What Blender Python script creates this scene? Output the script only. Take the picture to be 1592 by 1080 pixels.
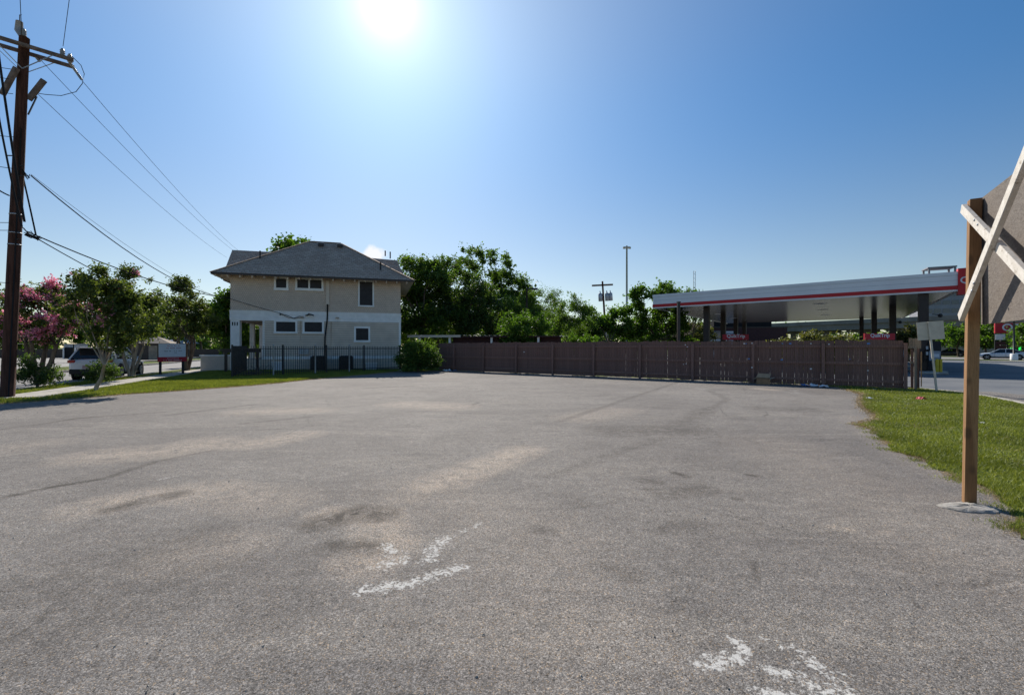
import bpy, math, random
import numpy as np
from mathutils import Vector, Matrix
R = math.radians
scn = bpy.context.scene
for o in list(bpy.data.objects): bpy.data.objects.remove(o)
# ------------------------------------------------------------------ camera, sky, sun, exposure
EYE = 1.5; FPX = 707.6
cd = bpy.data.cameras.new('camera'); cam = bpy.data.objects.new('camera', cd)
scn.collection.objects.link(cam); cam.location = (0, 0, EYE); cam.rotation_euler = (R(90), 0, 0)
cd.lens = 16; cd.sensor_width = 36; cd.clip_end = 6000; cd.clip_start = 0.05
scn.camera = cam
SUN_AZ, SUN_EL = R(-15.25), R(36.0)
sundir = Vector((math.sin(SUN_AZ)*math.cos(SUN_EL), math.cos(SUN_AZ)*math.cos(SUN_EL), math.sin(SUN_EL)))
w = bpy.data.worlds.new('World'); scn.world = w; w.use_nodes = True
nt = w.node_tree; nt.nodes.clear()
def wn(t, **k):
    n = nt.nodes.new(t)
    for a, b in k.items(): setattr(n, a, b)
    return n
def wm(op, a, b=None, c=None):
    n = wn('ShaderNodeMath', operation=op)
    for i, v in enumerate((a, b, c)):
        if v is None: continue
        if isinstance(v, (int, float)): n.inputs[i].default_value = v
        else: nt.links.new(v, n.inputs[i])
    return n.outputs[0]
sky = wn('ShaderNodeTexSky', sky_type='NISHITA'); sky.sun_disc = False
sky.sun_elevation = SUN_EL; sky.sun_rotation = SUN_AZ
sky.air_density = 1.0; sky.dust_density = 0.25; sky.ozone_density = 2.5; sky.altitude = 200
bg = wn('ShaderNodeBackground'); bg.inputs['Strength'].default_value = 0.115
tc = wn('ShaderNodeTexCoord')
nrm = wn('ShaderNodeVectorMath', operation='NORMALIZE'); nt.links.new(tc.outputs['Generated'], nrm.inputs[0])
def wdot(d):
    n = wn('ShaderNodeVectorMath', operation='DOT_PRODUCT'); nt.links.new(nrm.outputs[0], n.inputs[0])
    n.inputs[1].default_value = tuple(d); return n.outputs['Value']
ds = wdot(sundir)
ang = wm('ARCCOSINE', wm('MINIMUM', ds, 0.99999))
core = wm('MULTIPLY', wm('EXPONENT', wm('MULTIPLY', ang, -36.0)), 7.0)      # circumsolar aureole of the sun itself
wide = wm('MULTIPLY', wm('EXPONENT', wm('MULTIPLY', ang, -3.4)), 4.4)
glow = wm('ADD', core, wide)
# one small white cloud low over the roof
cdir = Vector(((582-796)/FPX, 1, (540-399)/FPX)).normalized()
cdot = wm('ARCCOSINE', wm('MINIMUM', wdot(cdir), 0.99999))
nz = wn('ShaderNodeTexNoise'); nz.inputs['Scale'].default_value = 45; nz.inputs['Detail'].default_value = 5
nt.links.new(nrm.outputs[0], nz.inputs['Vector'])
cl = wm('SUBTRACT', wm('ADD', 0.026, wm('MULTIPLY', wm('SUBTRACT', nz.outputs['Fac'], 0.5), 0.03)), cdot)
clm = wn('ShaderNodeMapRange', interpolation_type='SMOOTHSTEP'); clm.inputs['From Max'].default_value = 0.012; nt.links.new(cl, clm.inputs['Value'])
addg = wn('ShaderNodeMix', data_type='RGBA', blend_type='ADD'); addg.inputs[0].default_value = 1
comb = wn('ShaderNodeCombineColor')
nt.links.new(glow, comb.inputs[0]); nt.links.new(wm('MULTIPLY', glow, 0.88), comb.inputs[1]); nt.links.new(wm('MULTIPLY', glow, 0.74), comb.inputs[2])
tint = wn('ShaderNodeMix', data_type='RGBA', blend_type='MULTIPLY'); tint.inputs[0].default_value = 1
sepz = wn('ShaderNodeSeparateXYZ'); nt.links.new(nrm.outputs[0], sepz.inputs[0])
tz = wn('ShaderNodeMapRange', interpolation_type='SMOOTHSTEP'); tz.inputs['From Min'].default_value = 0.08; tz.inputs['From Max'].default_value = 0.50; nt.links.new(sepz.outputs[2], tz.inputs['Value'])
tcol = wn('ShaderNodeMix', data_type='RGBA'); nt.links.new(tz.outputs[0], tcol.inputs[0]); tcol.inputs[6].default_value = (.53, .52, .50, 1); tcol.inputs[7].default_value = (.155, .455, .63, 1)
nt.links.new(tcol.outputs[2], tint.inputs[7])
nt.links.new(sky.outputs[0], tint.inputs[6])
nt.links.new(tint.outputs[2], addg.inputs[6]); nt.links.new(comb.outputs[0], addg.inputs[7])
mc = wn('ShaderNodeMix', data_type='RGBA'); nt.links.new(clm.outputs[0], mc.inputs[0])
nt.links.new(addg.outputs[2], mc.inputs[6]); mc.inputs[7].default_value = (5.6, 5.7, 6.0, 1)
nt.links.new(mc.outputs[2], bg.inputs['Color'])
wo = wn('ShaderNodeOutputWorld'); nt.links.new(bg.outputs[0], wo.inputs['Surface'])
sl = bpy.data.lights.new('sun', 'SUN'); sl.energy = 4.0; sl.angle = R(0.5); sl.color = (1.0, 0.93, 0.83)
so = bpy.data.objects.new('sun', sl); scn.collection.objects.link(so)
so.rotation_euler = (-sundir).to_track_quat('-Z', 'Y').to_euler()
scn.view_settings.view_transform = 'Standard'; scn.view_settings.look = 'None'
scn.view_settings.exposure = 0.58; scn.view_settings.gamma = 1; scn.view_settings.use_curve_mapping = False
scn.cycles.transparent_max_bounces = 12; scn.cycles.max_bounces = 6

# ------------------------------------------------------------------ helpers
def P(x, y, D): return Vector(((x-796)*D/FPX, D, EYE-(y-540)*D/FPX))
def G(x, y, z=0.0):
    D = (EYE-z)*FPX/(y-540); return Vector(((x-796)*D/FPX, D, z))
COL = scn.collection
def tag(o, label=None, cat=None, group=None, kind=None):
    if label: o['label'] = label
    if cat: o['category'] = cat
    if group: o['group'] = group
    if kind: o['kind'] = kind
    return o
def thing(name, label, cat, loc=(0, 0, 0), rz=0, group=None):
    o = bpy.data.objects.new(name, None); COL.objects.link(o); o.empty_display_size = 0.2
    o.location = loc; o.rotation_euler = (0, 0, rz); return tag(o, label, cat, group)
def link(name, me, parent=None, loc=None, kind=None):
    o = bpy.data.objects.new(name, me); COL.objects.link(o)
    if parent: o.parent = parent
    if loc is not None: o.location = loc
    if kind: o['kind'] = kind
    return o
def copy_tree(o, parent=None):
    c = o.copy(); COL.objects.link(c); c.parent = parent
    for ch in o.children: copy_tree(ch, c)
    return c
class MB:
    def __init__(s): s.v = []; s.f = []; s.m = []; s.sm = []; s.cm = 0
    def add(s, vs, fs, smooth=False):
        n = len(s.v); s.v += [tuple(v) for v in vs]
        for f in fs: s.f.append(tuple(i+n for i in f)); s.m.append(s.cm); s.sm.append(smooth)
        return s
    def box(s, lo, hi, M=None):
        x0, y0, z0 = lo; x1, y1, z1 = hi
        vs = [Vector(p) for p in ((x0,y0,z0),(x1,y0,z0),(x1,y1,z0),(x0,y1,z0),(x0,y0,z1),(x1,y0,z1),(x1,y1,z1),(x0,y1,z1))]
        if M: vs = [M @ v for v in vs]
        return s.add(vs, [(0,3,2,1),(4,5,6,7),(0,1,5,4),(1,2,6,5),(2,3,7,6),(3,0,4,7)])
    def beam(s, a, b, w, h, up=(0, 0, 1), roll=0):       # box section between two points
        a = Vector(a); b = Vector(b); d = (b-a).normalized(); up = Vector(up)
        if abs(d.dot(up)) > .99: up = Vector((0, 1, 0))
        x = d.cross(up).normalized(); y = x.cross(d).normalized()
        if roll: q = Matrix.Rotation(roll, 3, d); x = q @ x; y = q @ y
        vs = []
        for p in (a, b):
            for sx, sy in ((-1,-1),(1,-1),(1,1),(-1,1)): vs.append(p + x*(sx*w/2) + y*(sy*h/2))
        return s.add(vs, [(0,1,2,3),(4,7,6,5),(0,4,5,1),(1,5,6,2),(2,6,7,3),(3,7,4,0)])
    def tube(s, pts, r, n=8, cap=True, smooth=True):
        pts = [Vector(p) for p in pts]; k = len(pts)
        if not isinstance(r, (list, tuple)): r = [r]*k
        vs = []; up = Vector((0.13, 0.21, 0.97))
        for i, p in enumerate(pts):
            d = (pts[min(i+1, k-1)]-pts[max(i-1, 0)]).normalized()
            u_ = up if abs(d.dot(up)) < .95 else Vector((1, 0, 0))
            x = d.cross(u_).normalized(); y = d.cross(x)
            for j in range(n):
                a = 2*math.pi*j/n; vs.append(p + (x*math.cos(a)+y*math.sin(a))*r[i])
        fs = [(i*n+j, i*n+(j+1)%n, (i+1)*n+(j+1)%n, (i+1)*n+j) for i in range(k-1) for j in range(n)]
        s.add(vs, fs, smooth)
        if cap: 
            m = len(s.v)-len(vs)
            s.f.append(tuple(m+j for j in range(n))); s.m.append(s.cm); s.sm.append(False)
            s.f.append(tuple(m+(k-1)*n+j for j in reversed(range(n)))); s.m.append(s.cm); s.sm.append(False)
        return s
    def lathe(s, prof, c=(0, 0, 0), n=12, axis='z'):
        vs = []
        for r, z in prof:
            for j in range(n):
                a = 2*math.pi*j/n; p = (r*math.cos(a), r*math.sin(a), z)
                if axis == 'y': p = (p[0], p[2], p[1])
                vs.append(Vector(p)+Vector(c))
        k = len(prof)
        return s.add(vs, [(i*n+j, i*n+(j+1)%n, (i+1)*n+(j+1)%n, (i+1)*n+j) for i in range(k-1) for j in range(n)], True)
    def mesh(s, name, mats):
        me = bpy.data.meshes.new(name); me.from_pydata(s.v, [], s.f)
        for m in (mats if isinstance(mats, (list, tuple)) else [mats]): me.materials.append(m)
        me.polygons.foreach_set('material_index', s.m); me.polygons.foreach_set('use_smooth', s.sm)
        me.update(); return me
    def build(s, name, mats, parent=None, loc=None, kind=None):
        return link(name, s.mesh(name, mats), parent, loc, kind)
def bevel(o, wd=0.01, seg=2):
    b = o.modifiers.new('bevel', 'BEVEL'); b.width = wd; b.segments = seg; b.limit_method = 'ANGLE'; return o
def poly(name, pts, z, mat, depth=0.0):
    b = MB(); n = len(pts); b.add([(p[0], p[1], z) for p in pts], [tuple(range(n))])
    if depth: b.add([(p[0], p[1], z) for p in pts]+[(p[0], p[1], z-depth) for p in pts], [(i, i+n, (i+1) % n+n, (i+1) % n) for i in range(n)])
    o = b.build(name, mat); return tag(o, kind='structure')
def text_mesh(name, body, size, mat, parent, M, extrude=0.004, align='CENTER', sx=1.0, bold=0.0):
    c = bpy.data.curves.new(name, 'FONT'); c.body = body; c.size = size; c.extrude = extrude; c.align_x = align; c.align_y = 'CENTER'; c.offset = bold
    t = bpy.data.objects.new(name+'_c', c); COL.objects.link(t)
    dg = bpy.context.evaluated_depsgraph_get(); me = bpy.data.meshes.new_from_object(t.evaluated_get(dg))
    bpy.data.objects.remove(t); me.materials.clear(); me.materials.append(mat)
    me.transform(M @ Matrix.Diagonal((sx, 1, 1, 1)))
    return link(name, me, parent)

# ------------------------------------------------------------------ materials
class NM:
    def __init__(s, name, rough=0.8, spec=0.3):
        s.m = bpy.data.materials.new(name); s.m.use_nodes = True; s.t = s.m.node_tree
        s.b = s.t.nodes['Principled BSDF']; s.b.inputs['Roughness'].default_value = rough
        s.b.inputs['Specular IOR Level'].default_value = spec; s._co = None
    def n(s, t, **k):
        x = s.t.nodes.new(t)
        for a, b in k.items(): setattr(x, a, b)
        return x
    def l(s, a, b): s.t.links.new(a, b)
    def co(s, scale=(1, 1, 1), rot=(0, 0, 0)):
        c = s.n('ShaderNodeTexCoord'); m = s.n('ShaderNodeMapping'); m.inputs['Scale'].default_value = scale; m.inputs['Rotation'].default_value = rot
        s.l(c.outputs['Object'], m.inputs['Vector']); return m.outputs[0]
    def noise(s, sc, det=4, rough=.55, co=None, dist=0):
        x = s.n('ShaderNodeTexNoise'); x.inputs['Scale'].default_value = sc; x.inputs['Detail'].default_value = det
        x.inputs['Roughness'].default_value = rough; x.inputs['Distortion'].default_value = dist
        s.l(co or s.co(), x.inputs['Vector']); return x.outputs['Fac']
    def vor(s, sc, co=None, feature='F1', out='Distance'):
        x = s.n('ShaderNodeTexVoronoi', feature=feature); x.inputs['Scale'].default_value = sc
        s.l(co or s.co(), x.inputs['Vector']); return x.outputs[out]
    def math(s, op, a, b=None, clamp=False):
        x = s.n('ShaderNodeMath', operation=op); x.use_clamp = clamp
        for i, v in enumerate((a, b)):
            if v is None: continue
            if isinstance(v, (int, float)): x.inputs[i].default_value = v
            else: s.l(v, x.inputs[i])
        return x.outputs[0]
    def ramp(s, f, a, b):                      # smooth 0..1 between a and b
        x = s.n('ShaderNodeMapRange', interpolation_type='SMOOTHSTEP'); s.l(f, x.inputs['Value'])
        x.inputs['From Min'].default_value = a; x.inputs['From Max'].default_value = b; return x.outputs[0]
    def mix(s, f, a, b, blend='MIX'):
        x = s.n('ShaderNodeMix', data_type='RGBA', blend_type=blend)
        for i, v in ((0, f), (6, a), (7, b)):
            if isinstance(v, (int, float)): x.inputs[i].default_value = v
            elif isinstance(v, tuple): x.inputs[i].default_value = (*v, 1)
            else: s.l(v, x.inputs[i])
        return x.outputs[2]
    def attr(s, nm):
        x = s.n('ShaderNodeAttribute'); x.attribute_name = nm; return x.outputs['Fac']
    def col(s, c):
        if isinstance(c, tuple): s.b.inputs['Base Color'].default_value = (*c, 1)
        else: s.l(c, s.b.inputs['Base Color'])
        return s
    def bump(s, h, strength=.5, dist=.01):
        x = s.n('ShaderNodeBump'); x.inputs['Strength'].default_value = strength; x.inputs['Distance'].default_value = dist
        s.l(h, x.inputs['Height']); s.l(x.outputs[0], s.b.inputs['Normal']); return s
def simple(name, c, rough=.7, spec=.3, var=.25, sc=3.0, metal=0, bump=0, scv=(1, 1, 1)):
    k = NM(name, rough, spec); co = k.co(scv)
    f = k.noise(sc, 5, .6, co); lo = tuple(x*(1-var) for x in c); hi = tuple(min(1, x*(1+var)) for x in c)
    k.col(k.mix(k.ramp(f, .3, .7), lo, hi)); k.b.inputs['Metallic'].default_value = metal
    if bump: k.bump(k.noise(sc*6, 4, .6, co), bump, .01)
    return k.m

def asphalt_lot():
    k = NM('lot_asphalt', .88, .25)
    big = k.noise(.22, 5, .6, dist=.4); mid = k.noise(1.3, 6, .65, dist=.5); sm = k.noise(9, 4, .7)
    streak = k.noise(.9, 5, .6, co=k.co((.35, 1.6, 1), (0, 0, R(-24))), dist=.8)
    c = k.mix(k.ramp(big, .34, .66), (.174, .160, .149), (.238, .221, .203))
    c = k.mix(k.math('MULTIPLY', k.ramp(mid, .45, .72), .5), c, (.118, .108, .10))
    c = k.mix(k.math('MULTIPLY', k.ramp(streak, .48, .70), .6), c, (.26, .238, .212))
    c = k.mix(k.math('MULTIPLY', k.ramp(sm, .4, .75), .5), c, (.115, .105, .098))
    ws = k.noise(2.6, 7, .72, co=k.co((.4, 1.9, 1), (0, 0, R(-30))), dist=1.2)
    c = k.mix(k.math('MULTIPLY', k.ramp(ws, .54, .70), .5), c, (.30, .275, .25)); c = k.mix(k.math('MULTIPLY', k.ramp(ws, .46, .34), .4), c, (.115, .105, .10))
    nc = k.n('ShaderNodeTexNoise'); nc.inputs['Scale'].default_value = 2.2; nc.inputs['Detail'].default_value = 6; nc.inputs['Roughness'].default_value = .7; k.l(k.co(), nc.inputs['Vector'])
    va = k.n('ShaderNodeVectorMath', operation='MULTIPLY_ADD'); k.l(nc.outputs['Color'], va.inputs[0]); va.inputs[1].default_value = (.55, .55, 0); k.l(k.co(rot=(0, 0, .4)), va.inputs[2])
    cr = k.ramp(k.vor(.6, va.outputs[0], 'DISTANCE_TO_EDGE'), .010, .001)
    c = k.mix(k.math('MULTIPLY', k.math('MULTIPLY', cr, k.ramp(k.noise(.3, 3, .5), .50, .62)), .75), c, (.06, .055, .05))
    fn = k.noise(5, 6, .75, dist=.6); fn2 = k.noise(38, 3, .7)
    tan = k.math('MULTIPLY', k.attr('tan'), k.ramp(fn, .25, .62))
    c = k.mix(k.math('MULTIPLY', tan, .85, True), c, (.42, .355, .29))
    drk = k.math('MULTIPLY', k.attr('dark'), k.ramp(fn, .3, .6))
    c = k.mix(k.math('MULTIPLY', drk, 1.15, True), c, (.062, .054, .047))
    pn = k.math('MULTIPLY', k.attr('paint'), 1.5)
    pw = k.noise(16, 5, .75, dist=1.0)
    pm = k.ramp(k.math('ADD', k.math('MULTIPLY', pn, .62), k.math('ADD', k.math('MULTIPLY', k.math('SUBTRACT', pw, .5), 2.6), k.math('MULTIPLY', k.math('SUBTRACT', fn2, .5), 2.2))), .62, 1.0)
    pm = k.math('MULTIPLY', pm, k.ramp(pn, .05, .7))
    # aggregate: stones of two sizes, each its own tone
    v1 = k.n('ShaderNodeTexVoronoi'); v1.inputs['Scale'].default_value = 190; k.l(k.co(), v1.inputs['Vector'])
    v2 = k.n('ShaderNodeTexVoronoi'); v2.inputs['Scale'].default_value = 95; k.l(k.co(), v2.inputs['Vector'])
    s1 = k.n('ShaderNodeSeparateColor'); k.l(v1.outputs['Color'], s1.inputs[0]); s2 = k.n('ShaderNodeSeparateColor'); k.l(v2.outputs['Color'], s2.inputs[0])
    a = k.math('MULTIPLY', k.math('POWER', s1.outputs[0], 2.2), 1.15)
    a = k.math('ADD', .55, a)
    b2 = k.math('MULTIPLY', k.ramp(s2.outputs[0], .82, .97), .5)
    dk = k.math('MULTIPLY', k.ramp(s2.outputs[1], .85, .99), -.35)
    fac = k.math('ADD', a, k.math('ADD', b2, dk))
    cc = k.n('ShaderNodeCombineColor'); [k.l(fac, cc.inputs[i]) for i in range(3)]
    c = k.mix(1.0, c, cc.outputs[0], 'MULTIPLY')
    warm = k.mix(k.ramp(s1.outputs[2], .88, .95), (1, 1, 1), (1.35, 1.12, .85)); c = k.mix(1.0, c, warm, 'MULTIPLY')
    c = k.mix(k.math('MULTIPLY', pm, .85), c, (.60, .585, .55))
    k.col(c)
    h = k.math('SUBTRACT', k.math('MULTIPLY', s1.outputs[1], .6), v1.outputs['Distance'])
    k.bump(k.math('ADD', h, k.math('MULTIPLY', v2.outputs['Distance'], -.5)), .42, .005)
    return k.m
def road_mat(name, a, b, rough=.85):
    k = NM(name, rough, .25); f = k.noise(.4, 6, .6, dist=.4); g = k.noise(60, 3, .7)
    c = k.mix(k.ramp(f, .35, .65), a, b); c = k.mix(k.math('MULTIPLY', k.ramp(g, .35, .7), .4), c, tuple(x*.55 for x in a))
    k.col(c); k.bump(g, .3, .004); return k.m
def grass_ground(name, a, b, dry=(.20, .16, .085)):
    k = NM(name, .95, .1); f = k.noise(.8, 6, .65, dist=.4); g = k.noise(35, 4, .75)
    c = k.mix(k.ramp(f, .35, .65), a, b); c = k.mix(k.math('MULTIPLY', k.ramp(g, .4, .7), .5), c, tuple(x*.45 for x in a))
    c = k.mix(k.math('MULTIPLY', k.ramp(k.noise(.45, 5, .6), .56, .7), .6), c, dry)
    k.col(c); k.bump(g, .7, .03); return k.m
def leaf_mat(name, a, b, trans=.45, tcol=None, rough=.55):
    k = NM(name, rough, .35); gi = k.n('ShaderNodeNewGeometry'); f = gi.outputs['Random Per Island']
    c = k.mix(f, a, b); c = k.mix(k.math('MULTIPLY', k.ramp(k.noise(.9, 3, .5), .42, .65), .45), c, tuple(x*.6 for x in a))
    k.col(c); tr = k.n('ShaderNodeBsdfTranslucent'); ti = k.mix(1.0, c, tcol or (1.9, 2.1, .7), 'MULTIPLY'); k.l(ti, tr.inputs['Color'])
    mx = k.n('ShaderNodeMixShader'); mx.inputs[0].default_value = trans; out = k.t.nodes['Material Output']
    k.l(k.b.outputs[0], mx.inputs[1]); k.l(tr.outputs[0], mx.inputs[2]); k.l(mx.outputs[0], out.inputs['Surface']); return k.m
def wood_mat(name, a, b, scv=(14, 14, .9), knots=True, rough=.8, dark=(.05, .03, .02)):
    k = NM(name, rough, .2); co = k.co(scv)
    wv = k.n('ShaderNodeTexWave', wave_type='BANDS', bands_direction='X'); wv.inputs['Scale'].default_value = .55; wv.inputs['Distortion'].default_value = 7
    wv.inputs['Detail'].default_value = 4; wv.inputs['Detail Scale'].default_value = 1.3; k.l(co, wv.inputs['Vector'])
    c = k.mix(k.ramp(wv.outputs['Fac'], .1, .95), a, b); g = k.noise(6, 6, .7, k.co((scv[0]*2.2, scv[1]*2.2, scv[2])))
    c = k.mix(k.math('MULTIPLY', k.ramp(g, .42, .68), .7), c, tuple(x*.5 for x in a))
    if knots:
        kn = k.ramp(k.vor(1.0, k.co((6, 6, 3.4))), .27, .12); c = k.mix(k.math('MULTIPLY', kn, .8), c, dark)
    oi = k.n('ShaderNodeObjectInfo'); c = k.mix(k.math('MULTIPLY', oi.outputs['Random'], .5), c, tuple(x*.5 for x in b))
    k.col(c); k.bump(g, .35, .003); return k.m
def brick_mat(name, a, b, mortar, sc, bw=.5, rh=.25, ms=.02, rough=.9, rotx=True, bump=.5, vary=.3):
    k = NM(name, rough, .15); c_ = k.n('ShaderNodeTexCoord'); sp = k.n('ShaderNodeSeparateXYZ'); k.l(c_.outputs['Object'], sp.inputs[0])
    cm = k.n('ShaderNodeCombineXYZ'); k.l(k.math('ADD', sp.outputs[0], k.math('MULTIPLY', sp.outputs[1], .0 if rotx else 0)), cm.inputs[0]); k.l(sp.outputs[2], cm.inputs[1])
    br = k.n('ShaderNodeTexBrick'); br.inputs['Scale'].default_value = sc; br.inputs['Brick Width'].default_value = bw; br.inputs['Row Height'].default_value = rh
    br.inputs['Mortar Size'].default_value = ms; br.inputs['Color1'].default_value = (*a, 1); br.inputs['Color2'].default_value = (*b, 1); br.inputs['Mortar'].default_value = (*mortar, 1)
    k.l(cm.outputs[0], br.inputs['Vector'])
    c = k.mix(k.math('MULTIPLY', k.ramp(k.noise(1.2, 5, .6), .35, .7), vary), br.outputs['Color'], tuple(x*.55 for x in a))
    c = k.mix(k.math('MULTIPLY', k.ramp(k.noise(14, 4, .6), .4, .7), vary), c, tuple(x*1.3 for x in b))
    k.col(c); k.bump(k.math('SUBTRACT', 1, br.outputs['Fac']), bump, .012); return k.m
def glass_mat(name, c=(.015, .018, .022), rough=.06):
    k = NM(name, rough, .6); k.col(c); return k.m

M = {}
M['lot'] = asphalt_lot()
M['street'] = road_mat('street_asphalt', (.23, .22, .21), (.30, .285, .27))
M['forecourt'] = road_mat('forecourt_paving', (.13, .14, .155), (.19, .195, .20))
M['farlot'] = road_mat('far_parking_paving', (.30, .28, .255), (.36, .34, .31))
M['concrete'] = simple('concrete', (.42, .39, .34), .9, .2, .2, 2.5, bump=.3)
M['concrete_rough'] = simple('rough_concrete', (.36, .335, .30), .95, .15, .3, 14, bump=1.0)
M['lawn'] = grass_ground('lawn_soil', (.085, .115, .03), (.14, .165, .055))
M['verge'] = grass_ground('verge_soil', (.085, .12, .022), (.15, .18, .04))
M['terrain'] = grass_ground('terrain_soil', (.06, .085, .03), (.11, .12, .05))
M['blade'] = leaf_mat('grass_blade', (.13, .175, .026), (.31, .34, .075), .34, (1.35, 1.3, .6))
M['straw'] = leaf_mat('dry_grass_blade', (.30, .22, .11), (.50, .40, .22), .25, (1.2, 1.1, .9))
M['leaf_dark'] = leaf_mat('dark_leaf', (.032, .06, .018), (.085, .125, .03), .42)
M['leaf_mid'] = leaf_mat('mid_leaf', (.048, .09, .018), (.11, .165, .036), .48)
M['leaf_bright'] = leaf_mat('bright_leaf', (.045, .095, .012), (.105, .175, .028), .45)
M['leaf_crape'] = leaf_mat('crape_leaf', (.045, .075, .022), (.13, .16, .045), .46, (1.8, 1.8, .7))
M['leaf_olive'] = leaf_mat('olive_leaf', (.075, .09, .03), (.16, .17, .05), .4, (1.6, 1.5, .7))
M['blossom'] = leaf_mat('pink_blossom', (.70, .22, .33), (.90, .45, .54), .4, (1.25, 1.1, 1.2))
M['bark'] = simple('bark', (.14, .11, .085), .95, .1, .4, 8, bump=.8, scv=(1, 1, .3))
M['bark_pale'] = simple('pale_bark', (.36, .29, .22), .9, .1, .35, 8, bump=.5, scv=(1, 1, .3))
M['pole_wood'] = simple('creosoted_pole_wood', (.075, .036, .026), .9, .15, .45, 5, bump=.7, scv=(3, 3, .25))
M['arm_wood'] = simple('crossarm_wood', (.19, .14, .11), .9, .15, .35, 6, bump=.5)
M['wire'] = simple('wire_rubber', (.03, .03, .032), 1.0, .0, .1)
M['alu'] = simple('bare_aluminium_wire', (.30, .31, .33), .5, .4, .1)
M['insul'] = simple('insulator_glaze', (.30, .28, .26), .4, .5, .2)
M['post'] = wood_mat('treated_post_wood', (.27, .135, .06), (.47, .27, .13))
M['whitewood'] = None
M['fence'] = wood_mat('brown_stained_board', (.20, .115, .095), (.28, .165, .137), (10, 10, .8), False)
M['fence2'] = wood_mat('brown_stained_frame', (.24, .14, .115), (.32, .19, .158), (8, 8, .8), False)
M['greywood'] = wood_mat('weathered_grey_board', (.20, .165, .135), (.32, .27, .22), (12, 12, .8), False)
M['orangewood'] = wood_mat('new_board_edge', (.42, .24, .12), (.55, .33, .17), (12, 12, .8), False)
M['iron'] = simple('black_iron', (.02, .021, .024), .5, .4, .2)
M['galv'] = simple('galvanised_metal', (.42, .44, .46), .5, .4, .15, metal=.3)
M['shingle_wall'] = brick_mat('shingle_siding', (.63, .505, .405), (.71, .58, .47), (.44, .35, .28), 3.4, .42, .42, .035, vary=.2, bump=.4)
M['siding'] = simple('lap_siding_paint', (.68, .575, .47), .8, .2, .1, 1.2)
M['white_trim'] = simple('white_trim_paint', (.88, .86, .83), .6, .3, .07, 2.0)
M['roof'] = brick_mat('roof_shingles', (.42, .295, .22), (.56, .425, .325), (.24, .17, .13), 2.2, .6, .30, .03, vary=.35, bump=.8)
M['soffit'] = simple('soffit_boards', (.66, .54, .42), .8, .2, .15)
M['screen'] = simple('window_screen', (.030, .027, .030), .55, .3, .2, 6)
M['dark'] = simple('dark_void', (.02, .02, .022), .9, .1, .1)
M['stucco'] = simple('porch_wall_paint', (.33, .27, .22), .9, .1, .15)
M['canopy_white'] = simple('canopy_white_panel', (.82, .82, .82), .45, .4, .04, .5)
M['canopy_red'] = simple('canopy_red_band', (.52, .012, .02), .4, .4, .06, 1)
k = NM('canopy_soffit_metal', .22, .6); k.b.inputs['Metallic'].default_value = .9
kc = k.noise(1.6, 4, .6, k.co((.05, 2.5, 1), (0, 0, R(-40)))); k.col(k.mix(k.ramp(kc, .3, .7), (.30, .275, .25), (.55, .52, .48))); k.bump(kc, .05, .02); M['canopy_soffit'] = k.m
M['column'] = simple('dark_brown_column', (.035, .024, .022), .45, .4, .15)
M['maroon'] = simple('maroon_store_wall', (.055, .022, .024), .7, .3, .15)
M['tile_grey'] = simple('grey_panel', (.32, .34, .38), .6, .3, .1)
M['glass'] = glass_mat('dark_glass')
M['blueglass'] = glass_mat('blue_glass', (.06, .085, .12), .1)
M['carwhite'] = simple('car_paint_white', (.74, .76, .79), .22, .6, .02, 1)
M['carblack'] = simple('car_paint_black', (.012, .013, .018), .18, .6, .05, 1)
M['carsilver'] = simple('car_paint_silver', (.50, .55, .61), .22, .6, .03, 1)
M['tyre'] = simple('tyre_rubber', (.018, .018, .018), .85, .2, .2)
M['rim'] = simple('wheel_rim', (.40, .41, .43), .35, .5, .1, metal=.5)
M['plastic'] = simple('black_plastic', (.025, .025, .027), .6, .3, .1)
M['redlens'] = simple('red_lens', (.35, .01, .012), .2, .5, .05)
M['lens'] = simple('clear_lens', (.6, .62, .65), .15, .6, .05)
M['plate'] = simple('number_plate', (.45, .30, .32), .5, .3, .1)
M['yellow'] = simple('yellow_paint', (.62, .44, .02), .5, .4, .12)
M['cardboard'] = simple('cardboard', (.33, .20, .115), .85, .1, .15, 6)
M['cardboard_in'] = simple('cardboard_pale', (.42, .30, .20), .85, .1, .15, 6)
M['paper'] = simple('white_paper', (.75, .76, .78), .7, .2, .06)
M['bluepaper'] = simple('blue_paper', (.12, .25, .55), .7, .2, .2)
M['redpaper'] = simple('red_wrapper', (.55, .10, .12), .6, .2, .3, 20)
M['signwhite'] = simple('sign_white', (.66, .68, .72), .5, .3, .03)
M['signred'] = simple('sign_red', (.42, .02, .035), .5, .3, .05)
M['signback'] = simple('sign_back_metal', (.60, .53, .44), .6, .35, .12, 3)
M['hwy'] = simple('highway_concrete', (.20, .195, .19), .9, .2, .15, .3)
M['facade'] = simple('facade_concrete', (.30, .30, .34), .8, .2, .08, .2)
M['tan_wall'] = simple('tan_wall', (.42, .34, .27), .9, .1, .12)
M['blue_steel'] = simple('blue_steel_panel', (.16, .22, .32), .6, .3, .1)
M['corrugated'] = simple('corrugated_roof', (.42, .42, .42), .5, .4, .25, 3)
M['tan_roof'] = simple('tan_roof', (.32, .27, .22), .9, .1, .2)
def emis(name, c, s):
    k = NM(name); k.col(c); k.b.inputs['Emission Color'].default_value = (*c, 1); k.b.inputs['Emission Strength'].default_value = s; return k.m
M['led'] = emis('green_led', (.02, .8, .12), 1.0)
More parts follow.
